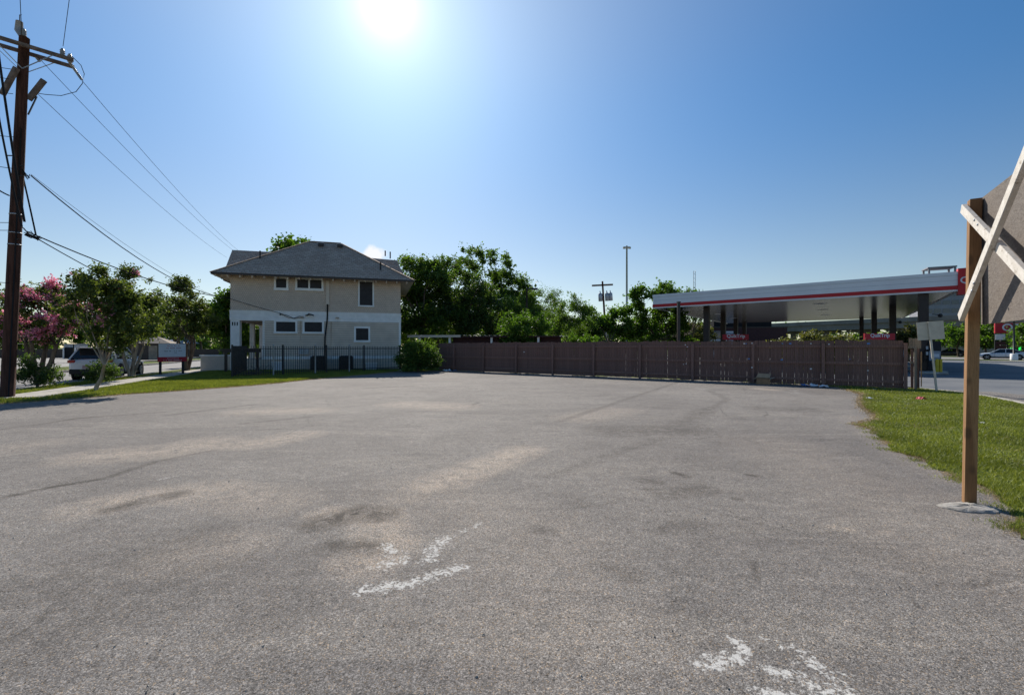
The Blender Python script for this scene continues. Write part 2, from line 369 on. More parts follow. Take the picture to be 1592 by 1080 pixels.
# weathered white painted timber
k = NM('weathered_white_timber', .85, .2); co = k.co((7, 7, 7))
n1 = k.noise(3.0, 7, .72, co); n2 = k.noise(14, 5, .7, k.co((1, 1, 1)))
c = k.mix(k.ramp(n2, .35, .7), (.60, .555, .49), (.74, .70, .64)); c = k.mix(k.math('MULTIPLY', k.ramp(n1, .56, .66), .75), c, (.26, .20, .14))
k.col(c); k.bump(n1, .4, .004); M['whitewood'] = k.m
# weathered plywood back: fibrous streaks
k = NM('weathered_plywood', .9, .15); co = k.co((3.2, 3.2, 11)); f = k.noise(3.2, 8, .8, co, dist=2.2); g = k.noise(1.2, 4, .6)
g3 = k.noise(60, 4, .7, k.co((1, 1, 2.4)), dist=.5)
c = k.mix(k.ramp(f, .32, .68), (.10, .085, .074), (.26, .232, .207)); c = k.mix(k.math('MULTIPLY', k.ramp(g, .4, .65), .4), c, (.235, .195, .16))
c = k.mix(k.math('MULTIPLY', k.ramp(g3, .45, .7), .45), c, (.12, .10, .09)); k.col(c); k.bump(k.math('ADD', f, g3), .5, .004); M['ply'] = k.m

# ------------------------------------------------------------------ ground
SO = Vector((-14.7, 15.8)); sv = Vector((-.328, .945)).normalized(); su = Vector((sv.y, -sv.x))
def S(a, b): p = SO + su*a + sv*b; return (p.x, p.y)
ter = MB(); ter.add([(-3000, -400, -.30), (3000, -400, -.30), (3000, 4000, -.30), (-3000, 4000, -.30)], [(0, 1, 2, 3)])
tag(ter.build('ground', M['terrain']), kind='structure')
poly('street', [S(-8.8, -60), S(-2.55, -60), S(-2.55, 160), S(-8.8, 160)], -.12, M['street'], .15)
poly('far_parking_area', [S(-70, -50), S(-12.6, -50), S(-12.6, 75), S(-70, 75)], -.02, M['farlot'], .2)
poly('far_verge', [S(-12.6, -60), S(-9.0, -60), S(-9.0, 160), S(-12.6, 160)], .0, M['verge'], .2)
poly('cross_street', [S(-2.4, 27.5), S(40, 27.5), S(40, 33), S(-2.4, 33)], .012, M['street'])
# parking lot : rectilinear grid carrying wear masks
def spaced(segs):
    out = []
    for a, b, st in segs: out += list(np.arange(a, b, st))
    return np.array(out)
gx = spaced([(-20, -8, .14), (-8, -3.2, .05), (-3.2, 4.6, .025), (4.6, 8, .06), (8, 16.4, .14)]); gy = spaced([(-6, 1.2, .4), (1.2, 5.5, .025), (5.5, 9, .05), (9, 15, .1), (15, 31, .16)])
XX, YY = np.meshgrid(gx, gy)
def seg_mask(pts, wd, soft=.6):
    m = np.zeros_like(XX)
    for a, b in zip(pts[:-1], pts[1:]):
        d = b-a; L = max((d**2).sum(), 1e-9)
        t = np.clip(((XX-a[0])*d[0]+(YY-a[1])*d[1])/L, 0, 1)
        r = np.hypot(XX-a[0]-t*d[0], YY-a[1]-t*d[1]); m = np.maximum(m, np.clip(1-r/wd, 0, 1)**soft)
    return m
def strokes(lst):
    m = np.zeros_like(XX)
    for pts, wd, s in lst:
        q = [np.array(G(x, y))[:2] for x, y in pts]; m = np.maximum(m, seg_mask(q, wd*1.45)*s)
    return m
paint = strokes([([(566, 917), (640, 905), (712, 882)], .075, 1), ([(600, 846), (606, 858)], .07, .9), ([(590, 880), (622, 872), (612, 862)], .09, .8),
    ([(665, 868), (680, 850), (694, 838)], .085, .95), ([(700, 838), (725, 822), (748, 814)], .05, .75), ([(580, 886), (600, 868)], .05, .6),
    ([(1080, 1030), (1120, 1036), (1158, 1012), (1145, 996)], .050, 1), ([(1105, 1022), (1160, 1020)], .06, .9), ([(1195, 995), (1210, 1004)], .06, .75),
    ([(1190, 1038), (1245, 1058), (1290, 1078), (1340, 1100)], .07, .9), ([(1240, 1010), (1268, 1035), (1300, 1062), (1330, 1085)], .07, .85), ([(1250, 1050), (1300, 1050)], .08, .75),
    ([(1176, 1074), (1212, 1082), (1250, 1090)], .05, 1), ([(1085, 603), (1100, 606)], .25, .6), ([(1215, 608), (1240, 612), (1235, 606)], .22, .62), ([(245, 746), (282, 738)], .04, .75),
    ([(1000, 610), (1050, 600), (1068, 590)], .07, .5)])
tanm = strokes([([(160, 708), (270, 700), (320, 688)], .45, .75), ([(320, 692), (400, 690), (465, 676)], .35, .75), ([(670, 755), (740, 730), (815, 700)], .28, .95), ([(600, 790), (720, 735)], .3, .4),
    ([(160, 785), (240, 770), (330, 762)], .30, .75), ([(360, 770), (430, 780)], .35, .5), ([(520, 800), (590, 800), (600, 850), (570, 870)], .22, .9), ([(630, 628), (700, 632)], .6, .7), ([(390, 640), (480, 638)], .5, .6),
    ([(0, 700), (60, 690)], .4, .35), ([(300, 860), (350, 850)], .3, .4), ([(900, 650), (960, 638)], .5, .45), ([(1300, 820), (1320, 824)], .06, .9), ([(1370, 826), (1380, 820)], .08, .5),
    ([(1340, 650), (1400, 690), (1500, 745)], .35, .35), ([(640, 760), (820, 830), (900, 1000)], .5, .25), ([(1200, 690), (1350, 760), (1450, 850)], .6, .22), ([(1180, 604), (1200, 606)], .3, .8)])
darkm = strokes([([(500, 812), (560, 795), (590, 800)], .16, 1), ([(520, 850), (575, 850)], .12, .8), ([(180, 790), (230, 777), (275, 768)], .12, .8), ([(950, 670), (1060, 668)], .45, .5),
    ([(1050, 735), (1065, 740)], .06, .8), ([(1000, 747), (1020, 749)], .08, .8), ([(1040, 768), (1090, 760)], .16, .55), ([(1165, 738), (1175, 739)], .05, 1), ([(1143, 775), (1146, 775)], .05, .9), ([(1005, 760), (1010, 760)], .06, .7),
    ([(1050, 664), (1100, 636)], .22, .45), ([(1190, 635), (1250, 637)], .4, .5), ([(950, 885), (975, 893)], .10, .45), ([(1030, 820), (1080, 815)], .12, .35), ([(835, 822), (850, 825)], .08, .6), ([(1172, 870), (1178, 905)], .02, .6), ([(0, 774), (80, 757), (160, 744), (240, 718)], .05, 1),
    ([(240, 718), (330, 700)], .04, .6), ([(0, 668), (120, 650), (260, 640)], .06, .8), ([(260, 645), (400, 628)], .07, .7), ([(380, 658), (480, 648)], .09, .6), ([(570, 603), (640, 600)], .15, .7), ([(250, 600), (360, 596)], .0001, 0),
    ([(1100, 640), (1130, 620), (1100, 606)], .1, .4), ([(870, 655), (1000, 612), (1060, 592)], .09, .5), ([(850, 740), (1000, 690), (1090, 660)], .12, .28), ([(1225, 598), (1285, 601)], .3, .8), ([(100, 900), (280, 840)], .3, .35), ([(0, 1000), (300, 900)], .3, .3)])
ny, nx = XX.shape
vid = np.arange(nx*ny).reshape(ny, nx)
quads = np.stack([vid[:-1, :-1], vid[:-1, 1:], vid[1:, 1:], vid[1:, :-1]], -1).reshape(-1, 4)
cx = (XX[:-1, :-1]+XX[1:, 1:]).ravel()/2; cy = (YY[:-1, :-1]+YY[1:, 1:]).ravel()/2
aa = (cx-SO.x)*su.x+(cy-SO.y)*su.y
fence_side = (cx+3.67)*.583+(cy-29.2)*.813
keep = (aa > -2.3) & (fence_side < .4); quads = quads[keep]
me = bpy.data.meshes.new('parking_lot'); me.vertices.add(nx*ny)
me.vertices.foreach_set('co', np.stack([XX.ravel(), YY.ravel(), np.zeros(nx*ny)], -1).ravel())
me.loops.add(len(quads)*4); me.loops.foreach_set('vertex_index', quads.ravel()); me.polygons.add(len(quads))
me.polygons.foreach_set('loop_start', np.arange(len(quads))*4); me.update(calc_edges=True)
for nm_, ar in (('paint', paint), ('tan', tanm), ('dark', darkm)):
    at = me.attributes.new(nm_, 'FLOAT', 'POINT'); at.data.foreach_set('value', ar.ravel().astype(np.float32))
me.materials.append(M['lot']); tag(link('parking_lot', me), kind='structure')

rng = np.random.default_rng(7)
def ragged(pts, amp, step, seed, close=False):
    r = random.Random(seed); out = []
    for a, b in zip(pts[:-1], pts[1:]):
        a = Vector(a[:2]); b = Vector(b[:2]); L = (b-a).length; n = max(1, int(L/step)); nn = Vector((-(b-a).y, (b-a).x)).normalized()
        for i in range(n): out.append(tuple(a.lerp(b, i/n) + nn*r.uniform(-amp, amp)))
    out.append(tuple(Vector(pts[-1][:2]))); return out
# left verge between lot and street
edgeL = [(-7.3, 27.9), (-7.5, 27.0), tuple(G(540, 585))[:2], tuple(G(480, 590))[:2], tuple(G(400, 598.5))[:2], tuple(G(300, 606))[:2], tuple(G(207, 612))[:2], tuple(G(118, 619))[:2], tuple(G(0, 628))[:2]]
edgeLr = ragged(edgeL, .07, .25, 3)
vergeL = edgeLr + [S(-2.4, -6), S(-2.4, 27.5), (-18, 42), (-6.5, 38), (-4.2, 30.0)]
poly('left_verge', vergeL, .012, M['verge'], .2)
poly('sidewalk', [S(-1.35, -2.4), S(-.1, -2.4), S(-.05, 8), S(-.1, 27.5), S(-1.3, 27.5), S(-1.25, 8)], .035, M['concrete'], .03)
def kerb(name, pts, w_, h, mat, z0=-.15, seg=3.0):
    b = MB()
    for a, c in zip(pts[:-1], pts[1:]):
        a = Vector(a[:2]); c = Vector(c[:2]); L = (c-a).length; n = max(1, round(L/seg)); d = (c-a)/n; t = d.normalized()
        for i in range(n):
            p = a+d*i+t*.006; q = a+d*(i+1)-t*.006; s_ = Vector((-t.y, t.x))*w_/2
            b.add([(p.x+s_.x, p.y+s_.y, z0), (p.x-s_.x, p.y-s_.y, z0), (q.x-s_.x, q.y-s_.y, z0), (q.x+s_.x, q.y+s_.y, z0), (p.x+s_.x, p.y+s_.y, h), (p.x-s_.x, p.y-s_.y, h), (q.x-s_.x, q.y-s_.y, h), (q.x+s_.x, q.y+s_.y, h)],
                  [(4, 5, 6, 7), (0, 4, 7, 3), (1, 2, 6, 5), (0, 1, 5, 4), (3, 7, 6, 2)])
    return tag(b.build(name, mat), kind='structure')
kerb('street_kerb', [S(-2.47, -14), S(-2.47, 60)], .15, .03, M['concrete'])
kerb('far_street_kerb', [S(-8.9, -40), S(-8.9, 60)], .16, .03, M['concrete'])
# right lawn
kerbR = [(14.75, 17.6), (14.85, 16.4), (14.85, 15.0), (14.4, 13.7), (13.5, 11.9), (11.9, 7.5), (10.6, 2), (9.5, -6)]
edgeRpx = [(1299, 601.5), (1320, 606), (1344, 613.5), (1341, 624), (1345, 634), (1360, 644), (1367, 652.6), (1348, 657), (1333, 660), (1352, 666), (1375, 684), (1385, 699), (1421, 709.6), (1460, 730), (1491, 746), (1525, 756), (1551, 772), (1574, 795), (1576, 815), (1592, 837)]
edgeR = [(12.2, 18.0)] + [tuple(G(x, y))[:2] for x, y in edgeRpx] + [(4.15, 2.6), (4.6, 0), (4.5, -6)]
edgeRr = ragged(edgeR, .055, .10, 5)
lawnR = edgeRr + list(reversed([(p[0]-.07, p[1]) for p in kerbR]))
poly('right_lawn', lawnR, .012, M['lawn'], .1)
kerb('lot_kerb', kerbR, .17, .035, M['concrete'], seg=1.8)
# gas station paving, wraps behind the board fence
fe = Vector((.813, -.583)).normalized(); fn_ = Vector((.583, .813)).normalized(); FO = Vector((-3.67, 29.2))
def FL(t, n): p = FO+fe*t+fn_*n; return (p.x, p.y)
poly('forecourt', [FL(4, 2.0), FL(20, 2.0), (14.9, 17.7), (14.93, 16.4), (14.93, 15.0), (14.5, 13.65), (13.6, 11.9), (12.0, 7.5), (10.7, 2), (9.6, -6), (140, -6), (140, 40), (60, 66), (30, 96), (2, 96)], -.12, M['forecourt'], .1)
poly('yard', [FL(-9, .45), FL(20.5, .45), FL(20, 2.0), FL(4, 2.0), (2, 60), (-16, 60)], -.01, M['verge'], .25)
poly('grass_island', [(70, 44), (71, 46.5), (34, 84), (33, 81)], -.05, M['verge'], .1)
poly('boulevard', [(150, -20), (150, 10), (74, 49), (36, 90), (36, 104), (90, 62), (170, 30)], -.10, M['street'], .1)
poly('traffic_island', [(70, 52), (53, 50), (52, 51), (68, 54.5)], -.03, M['concrete'], .1)

def inpoly(px, py, pg):
    pg = np.array(pg); inside = np.zeros(len(px), bool); n = len(pg); j = n-1
    for i in range(n):
        xi, yi = pg[i]; xj, yj = pg[j]
        c = ((yi > py) != (yj > py)) & (px < (xj-xi)*(py-yi)/(yj-yi+1e-12)+xi); inside ^= c; j = i
    return inside
def blades(name, px, py, z0, h, wd, mat, lean=.5):
    n = len(px); az = rng.uniform(0, 2*np.pi, n); la = rng.uniform(0, 2*np.pi, n); ln = rng.uniform(.1, lean, n)*h
    V = np.zeros((n, 3, 3)); V[:, 0, 0] = px-np.cos(az)*wd; V[:, 0, 1] = py-np.sin(az)*wd; V[:, 1, 0] = px+np.cos(az)*wd; V[:, 1, 1] = py+np.sin(az)*wd
    V[:, 2, 0] = px+np.cos(la)*ln; V[:, 2, 1] = py+np.sin(la)*ln; V[:, :2, 2] = z0; V[:, 2, 2] = z0+h
    me = bpy.data.meshes.new(name); me.vertices.add(n*3); me.vertices.foreach_set('co', V.ravel()); me.loops.add(n*3)
    me.loops.foreach_set('vertex_index', np.arange(n*3)); me.polygons.add(n); me.polygons.foreach_set('loop_start', np.arange(n)*3)
    me.update(calc_edges=True); me.materials.append(mat); return tag(link(name, me), kind='stuff')
def scatter(pg, n, bounds):
    px = rng.uniform(bounds[0], bounds[1], n); py = rng.uniform(bounds[2], bounds[3], n); k_ = inpoly(px, py, pg); return px[k_], py[k_]
px, py = scatter(lawnR, 1500000, (3.6, 15, 2.0, 18)); D = py
kp = rng.uniform(0, 1, len(px)) < np.clip(4.6/np.maximum(D, 4.2), .22, 1)**1.4; px, py = px[kp], py[kp]
patch = .5+.25*np.sin(px*1.7+np.sin(py*1.3)*1.6)*np.sin(py*1.1+px*.6)+.25*np.sin(px*4.3+2*np.sin(py*2.9))*np.sin(py*5.1+np.sin(px*3.3))
kp = rng.uniform(0, 1, len(px)) < .35+.9*patch; px, py, patch = px[kp], py[kp], patch[kp]
blades('lawn_grass', px, py, .01, rng.uniform(.018, .05, len(px))*(.5+.9*patch), np.clip(.0022+.0006*py, .003, .012), M['blade'], 1.1)
px, py = scatter(vergeL, 330000, (-19, -4, 9, 30)); rel = (px-SO.x)*su.x+(py-SO.y)*su.y; bb = (px-SO.x)*sv.x+(py-SO.y)*sv.y
kp = ~((rel > -1.4) & (rel < 0.0) & (bb > -2.5)); px, py = px[kp], py[kp]
blades('verge_grass', px, py, .01, rng.uniform(.03, .085, len(px)), .013, M['blade'], .8)
def along(pts, n, sd, off=0):
    pts = [np.array(p[:2]) for p in pts]; L = np.array([np.hypot(*(b-a)) for a, b in zip(pts[:-1], pts[1:])]); c = np.cumsum(L)/L.sum()
    i = np.searchsorted(c, rng.uniform(0, 1, n)); i = np.minimum(i, len(L)-1); t = rng.uniform(0, 1, n)
    A = np.array(pts)[i]; B = np.array(pts)[i+1]; q = A+(B-A)*t[:, None]+rng.normal(0, sd, (n, 2)); return q[:, 0], q[:, 1]
near = [p for p in edgeR if p[1] < 9 and p[1] > 1]
px, py = along(near, 9000, .07); cl_ = np.sin(px*5+py*3)+np.sin(py*7.3) > -.2; px, py = px[cl_]+.05, py[cl_]
blades('dry_lawn_edge', px, py, .006, rng.uniform(.006, .03, len(px)), .003, M['straw'], 3.0)
far = [p for p in edgeR if 8 < p[1] < 18]
px, py = along(near, 7000, .10); cl_ = np.sin(px*9+py*4)+np.sin(py*11.3+px*5) > .2; blades('lawn_edge_tufts', px[cl_], py[cl_], .003, rng.uniform(.012, .045, cl_.sum()), .0035, M['blade'], 1.6)
px, py = along([FL(-1.2, -.12), FL(21.9, -.12)], 5000, .07); cl_ = np.sin(px*1.9)+np.sin(px*5.7+1) > .1; blades('fence_foot_debris', px[cl_], py[cl_], .003, rng.uniform(.01, .06, cl_.sum()), .012, M['straw'], 1.5)
px, py = along(far, 5000, .09); blades('dry_grass_far_edge', px, py, .006, rng.uniform(.01, .04, len(px)), .008, M['straw'], 2.5)
px, py = scatter(lawnR, 90000, (3.6, 15, 2.0, 18)); f_ = np.sin(px*2.3+1.5*np.sin(py*1.9))*np.sin(py*2.7+np.sin(px*1.7)*1.3) > .45; px, py = px[f_], py[f_]
blades('dry_lawn_patches', px, py, .01, rng.uniform(.012, .04, len(px)), .004, M['straw'], 1.8)
px, py = along(edgeL, 9000, .12); blades('dry_verge_edge', px, py, .006, rng.uniform(.01, .04, len(px)), .010, M['straw'], 2.0)

# ------------------------------------------------------------------ trees
def crown_mesh(name, clumps, n, leaf, mat, seed, narrow=.55, droop=0.0):
    r = np.random.default_rng(seed); C = np.array([c[:3] for c in clumps]); rad = np.array([c[3] for c in clumps])
    # every clump is broken into leafy sprigs so that its outline stays loose
    ns = max(60, n//13); wgt = rad**2.0; j = r.choice(len(C), ns, p=wgt/wgt.sum()); ds_ = r.normal(0, 1, (ns, 3)); ds_ /= np.linalg.norm(ds_, axis=1)[:, None]
    SC = C[j]+ds_*(rad[j]*r.uniform(.15, 1, ns)**.6*np.exp(.22*r.normal(0, 1, ns)))[:, None]*np.array([1.15, 1.15, .9]); SA = ds_+r.normal(0, .5, (ns, 3)); SA[:, 2] += .25-droop; SA /= np.linalg.norm(SA, axis=1)[:, None]
    SL = leaf*r.uniform(1.2, 4.2, ns); i = r.integers(0, ns, n); tt = r.uniform(-1, 1, n); d = ds_[i]
    p = SC[i]+SA[i]*(tt*SL[i])[:, None]*.8+r.normal(0, 1, (n, 3))*leaf*.42
    L = leaf*r.uniform(.6, 1.4, n); a = d*.7+r.normal(0, 1, (n, 3)); a[:, 2] -= droop; a /= np.linalg.norm(a, axis=1)[:, None]
    b = np.cross(a, r.normal(0, 1, (n, 3))); b /= np.linalg.norm(b, axis=1)[:, None]
    a *= L[:, None]*.5; b *= L[:, None]*narrow*.5
    V = np.stack([p-a, p+b-a*.1, p+a, p-b-a*.1], 1)
    me = bpy.data.meshes.new(name); me.vertices.add(n*4); me.vertices.foreach_set('co', V.ravel()); me.loops.add(n*4)
    me.loops.foreach_set('vertex_index', np.arange(n*4)); me.polygons.add(n); me.polygons.foreach_set('loop_start', np.arange(n)*4)
    me.update(calc_edges=True); me.materials.append(mat); return me
def make_clumps(lobes, seed, per=14, size=.36, bottom=.0):
    r = random.Random(seed); out = []
    for (x, y, z, rx, ry, rz) in lobes:
        for _ in range(per):
            while True:
                d = Vector((r.gauss(0, 1), r.gauss(0, 1), r.gauss(0, 1))).normalized()
                if d.z > -.75: break
            q = r.uniform(.35, 1.0)**.5
            out.append((x+d.x*rx*q, y+d.y*ry*q, max(z+d.z*rz*q, bottom), min(rx, ry, rz)*size*r.uniform(.6, 1.35)))
    return out
def tree(label, base, lobes, leaves, leaf, mat, seed, bark=None, tr=.2, fork=.45, per=18, size=.36, stems=1, cat='tree', name='tree', group=None, blossom=None, narrow=.55, z=0.0, branches=14, droop=0, spread=.25):
    t = thing(name, label, cat, (base[0], base[1], z), 0, group); r = random.Random(seed)
    cl = make_clumps(lobes, seed, per, size, .15); cm = crown_mesh('crown', cl, leaves, leaf, mat, seed, narrow, droop); link('crown', cm, t)
    cz = sum(l[2] for l in lobes)/len(lobes); cx_ = sum(l[0] for l in lobes)/len(lobes); cy_ = sum(l[1] for l in lobes)/len(lobes)
    zf = max(.4, (min(l[2]-l[5] for l in lobes)+.3)*1.0) if fork is None else cz*fork
    b = MB(); tips = []
    for s in range(stems):
        a = 2*math.pi*s/stems+r.uniform(0, 1); o = Vector((math.cos(a), math.sin(a), 0))*(spread*.35 if stems > 1 else 0)
        tip = Vector((cx_*.5+math.cos(a)*spread*(stems > 1)*2, cy_*.5+math.sin(a)*spread*(stems > 1)*2, zf*(1+r.uniform(-.1, .15))))
        mid = (o+tip)/2+Vector((r.uniform(-1, 1), r.uniform(-1, 1), 0))*zf*.04; r0 = tr/(stems**.5)
        b.tube([o-Vector((0, 0, .1)), o+Vector((0, 0, .15)), mid, tip], [r0*1.35, r0, r0*.82, r0*.66], 8); tips.append((tip, r0*.6))
    big = sorted(cl, key=lambda c: -c[3])[:branches]
    for i, c in enumerate(big):
        tip, rb = tips[i % len(tips)]; q = Vector(c[:3]); m = tip.lerp(q, .5)+Vector((r.uniform(-.1, .1), r.uniform(-.1, .1), .12))*(q-tip).length
        rq = min(rb, .09)*.7 if stems > 1 or tr < .12 else rb*.5; b.tube([tip-Vector((0, 0, .05)), m, q], [rq, rq*.6, rq*.2], 5)
    b.build('trunk', bark or M['bark'], t)
    if blossom:
        bc = [(c[0]+r.uniform(-.2, .2), c[1]+r.uniform(-.2, .2), c[2]+c[3]*.6, blossom[2]*r.uniform(.6, 1.3)) for c in cl if r.random() < blossom[1]]
        bm = crown_mesh('blossom', bc, blossom[0], blossom[3], M['blossom'], seed+5, .9); link('blossom', bm, t)
    return t

# ---- things
# crape myrtles along the left verge
bp = G(62, 592)
tree('crape myrtle loaded with pink blossom beside the tall utility pole', bp, [(-.6, 0, 3.2, 1.5, 1.2, 1.1), (1.0, -.3, 3.0, 1.2, 1.0, .8), (-1.3, .2, 2.2, 1.0, 1.0, .8), (.5, .2, 2.0, .9, .9, .6), (.2, .1, 3.8, 1.1, 1.0, .6), (1.6, -.5, 2.75, .9, .8, .55)], 19000, .11, M['leaf_crape'], 11, tr=.22, stems=4, fork=.55, per=11, size=.34, name='crape_myrtle', group='crape myrtles along the kerb', blossom=(17000, .8, .30, .07))
b = G(58, 603); tree('low leafy shrub at the foot of the pink crape myrtle', b, [(0, 0, .45, .55, .5, .45), (.35, .1, .3, .4, .4, .3), (-.3, 0, .8, .25, .25, .4)], 3500, .10, M['leaf_dark'], 12, tr=.04, name='shrub', cat='shrub', per=9, size=.4, branches=6, narrow=.35)
bp = G(150, 608)
tree('green crape myrtle with pale forked trunk in front of the white car', bp, [(0, .2, 3.1, 1.2, 1.1, .9), (-.35, .1, 3.4, .7, .7, .6), (.9, .3, 2.9, .9, .9, .8), (.1, 0, 3.75, .7, .6, .45), (1.2, .2, 2.2, .7, .6, .6), (.3, .3, 1.8, .8, .6, .6), (.5, .2, 2.6, 1, .8, .6)], 19000, .095, M['leaf_crape'], 13, bark=M['bark_pale'], tr=.062, stems=1, fork=.30, per=11, size=.33, name='crape_myrtle', group='crape myrtles along the kerb', blossom=(450, .08, .14, .06), branches=11)
b = G(156, 597); tree('dark bushy suckers behind the pale forked trunk', b, [(0, 0, .5, .5, .45, .5), (.3, 0, .6, .35, .35, .35)], 2600, .09, M['leaf_dark'], 14, tr=.04, name='shrub', cat='shrub', per=9, size=.4, branches=5, narrow=.4)
bp = G(204, 585.5)
tree('thin multi stemmed crape myrtle at the front wheel of the white car', bp, [(0, 0, 3.8, 1.3, 1.2, 1.0), (.8, .2, 3.2, .9, .9, .8), (-.8, 0, 3.3, .9, .9, .8), (.3, 0, 4.9, .9, .9, .6), (0, 0, 2.5, 1.1, .9, .7)], 15000, .12, M['leaf_crape'], 15, bark=M['bark_pale'], tr=.17, stems=5, fork=.5, per=11, size=.33, name='crape_myrtle', group='crape myrtles along the kerb', blossom=(250, .05, .15, .08), branches=15)
bp = G(291, 576)
tree('tall multi stemmed crape myrtle beside the red and white board sign', bp, [(-.3, 0, 4.6, 1.3, 1.2, 1.0), (.5, 0, 3.7, 1.1, 1.0, .9), (-1.2, 0, 3.6, 1.0, 1.0, .9), (-.5, 0, 5.6, .7, .7, .5), (1.0, 0, 3.0, .8, .8, .7), (-.3, 0, 2.7, 1.2, 1.0, .7)], 15000, .14, M['leaf_crape'], 16, tr=.2, stems=6, fork=.45, per=11, size=.33, name='crape_myrtle', group='crape myrtles along the kerb', branches=16)
tree('dark bushy tree seen through the porch opening', (-23.6, 41), [(0, 0, 2.2, 1.6, 1.4, 1.5), (1.2, 0, 1.6, 1.2, 1.2, 1.3), (-1.2, 0, 1.7, 1.2, 1.2, 1.3), (0, 0, 3.6, 1.2, 1.2, .8)], 9000, .24, M['leaf_mid'], 19, tr=.12, per=14, size=.4)
bp = G(352, 566)
tree('bright green broadleaf tree beyond the porch wall of the house', bp, [(0, 0, 4.3, 1.5, 1.5, 1.2), (-.9, 0, 3.2, 1.1, 1.1, .8), (.3, 0, 5.6, 1.1, 1.1, .8)], 9000, .26, M['leaf_bright'], 17, tr=.28, fork=.4, per=12, size=.34, narrow=.7)
tree('tree showing its bright top above the house roof', (-21.0, 43.5), [(0, 0, 9.6, 2.0, 2.0, 1.7), (-.4, 0, 11.3, 1.3, 1.3, .8), (1.3, 0, 10.9, .9, .9, .7), (-1.8, 0, 8.0, 2.0, 2.0, 1.5), (.5, 0, 7.0, 2, 2, 1.5)], 13000, .27, M['leaf_bright'], 18, tr=.35, fork=.45, per=12, size=.32, narrow=.7)
# far trees left
TL = [(20, 75, 8.5, 7.5, 'leaf_mid'), (70, 95, 9.5, 9, 'leaf_dark'), (128, 88, 9.8, 8.5, 'leaf_mid'), (180, 78, 8.3, 7, 'leaf_dark'), (226, 92, 9.0, 8.5, 'leaf_mid'), (272, 80, 9.0, 7, 'leaf_mid'), (312, 98, 10.5, 8, 'leaf_dark'), (345, 72, 8.6, 5.5, 'leaf_dark'), (-25, 85, 9, 9, 'leaf_dark')]
LBL = ['broad tree behind the pole on the far side of the street', 'dark spreading oak far behind the pink blossoms', 'rounded tree far behind the pale forked trunk', 'dark low tree behind the white car', 'wide tree above the distant grey roof', 'leafy tree behind the red and white sign', 'tall dark oak behind the multi stemmed crape myrtle', 'dark tree seen left of the porch foliage', 'tree at the left edge beyond the utility pole']
def round_tree(px_, D, h, wd, mat, label, seed, n=5200, leaf=.42, group=None, trunk=.3):
    x = (px_-796)*D/FPX; r = random.Random(seed); lb = []
    for i in range(6):
        a = i*1.05+r.random(); q = wd*.27; lb.append((math.cos(a)*q, math.sin(a)*q, h*(.45+.14*r.random()), wd*.28, wd*.28, h*.24))
    lb.append((r.uniform(-1, 1), 0, h*.72, wd*.3, wd*.3, h*.24)); return tree(label, (x, D), lb, n, leaf, M[mat], seed, tr=trunk, fork=.5, per=9, size=.42, group=group, narrow=.7)
for i, (a_, D_, h_, w_, m_) in enumerate(TL): round_tree(a_, D_, h_, w_, m_, LBL[i], 40+i, group='background trees across the street')
# dense mass behind the fence
def ptree(label, px_, D, spec, n, leaf, mat, seed, **kw):
    # spec: (px dx, px y, rx m, rz m) lobes given in metres about the trunk
    x = (px_-796)*D/FPX; return tree(label, (x, D), [(a, b_, z_, rx, rx, rz) for a, b_, z_, rx, rz in spec], n, leaf, M[mat], seed, **kw)
MASS = 'dense trees behind the fence and the house'
ptree('dense dark tree rising just right of the house roof', 655, 41, [(-1.6, 0, 7.0, 2.0, 1.8), (.6, 0, 7.4, 2.2, 1.9), (-.6, 0, 8.7, 1.6, 1.1), (1.6, 0, 5.0, 2.2, 2.0), (-1.8, 0, 4.6, 2.2, 2.0), (0, 1, 3.0, 2.5, 1.8), (1.6, 0, 8.8, 1.1, .8)], 36000, .2, 'leaf_mid', 60, tr=.4, group=MASS, per=15, size=.36)
ptree('broad dark evergreen in the middle of the tree mass', 712, 43, [(0, 0, 7.3, 2.3, 1.9), (1.8, 0, 6.0, 2.2, 2.0), (-1.8, 0, 6.0, 2.2, 2.0), (.6, 0, 9.0, 1.3, .9), (0, 0, 3.6, 2.8, 2.2), (1.8, 0, 3.2, 2.4, 1.8)], 36000, .2, 'leaf_dark', 61, tr=.45, group=MASS, per=15, size=.36)
ptree('tallest loose crowned tree with purplish leaves at its top', 752, 52, [(-1.4, 0, 11.5, 2.0, 1.2), (1.3, 0, 11.6, 1.8, 1.1), (2.6, 0, 9.4, 2.0, 1.5), (0, 0, 9.6, 2.4, 1.6), (-2.6, 0, 9.8, 1.6, 1.3), (3.4, 0, 8.2, 2.0, 1.6), (3.0, 0, 6.4, 2.6, 2.2), (0, 0, 6.0, 3.0, 2.6), (1.5, 0, 3.0, 3, 2)], 32000, .24, 'leaf_mid', 62, tr=.45, group=MASS, per=13, size=.32)
ptree('drooping olive green tree behind the dark street lamp', 838, 46, [(0, 0, 6.1, 1.9, 1.4), (1.6, 0, 5.5, 1.5, 1.2), (2.4, 0, 3.6, 1.8, 1.6), (-3, 0, 4.6, 2.0, 1.9), (-1.6, 0, 5.4, 1.8, 1.5), (0, 0, 3.4, 2.4, 1.8)], 26000, .2, 'leaf_mid', 63, tr=.3, group=MASS, per=13, size=.36, narrow=.25, droop=.8)
ptree('neat dome shaped tree with pale leaf tips behind the fence', 813, 33, [(0, 0, 2.55, 1.85, 1.55), (0, 0, 1.9, 1.5, 1.0)], 17000, .15, 'leaf_bright', 64, tr=.16, per=75, size=.15, narrow=.45)
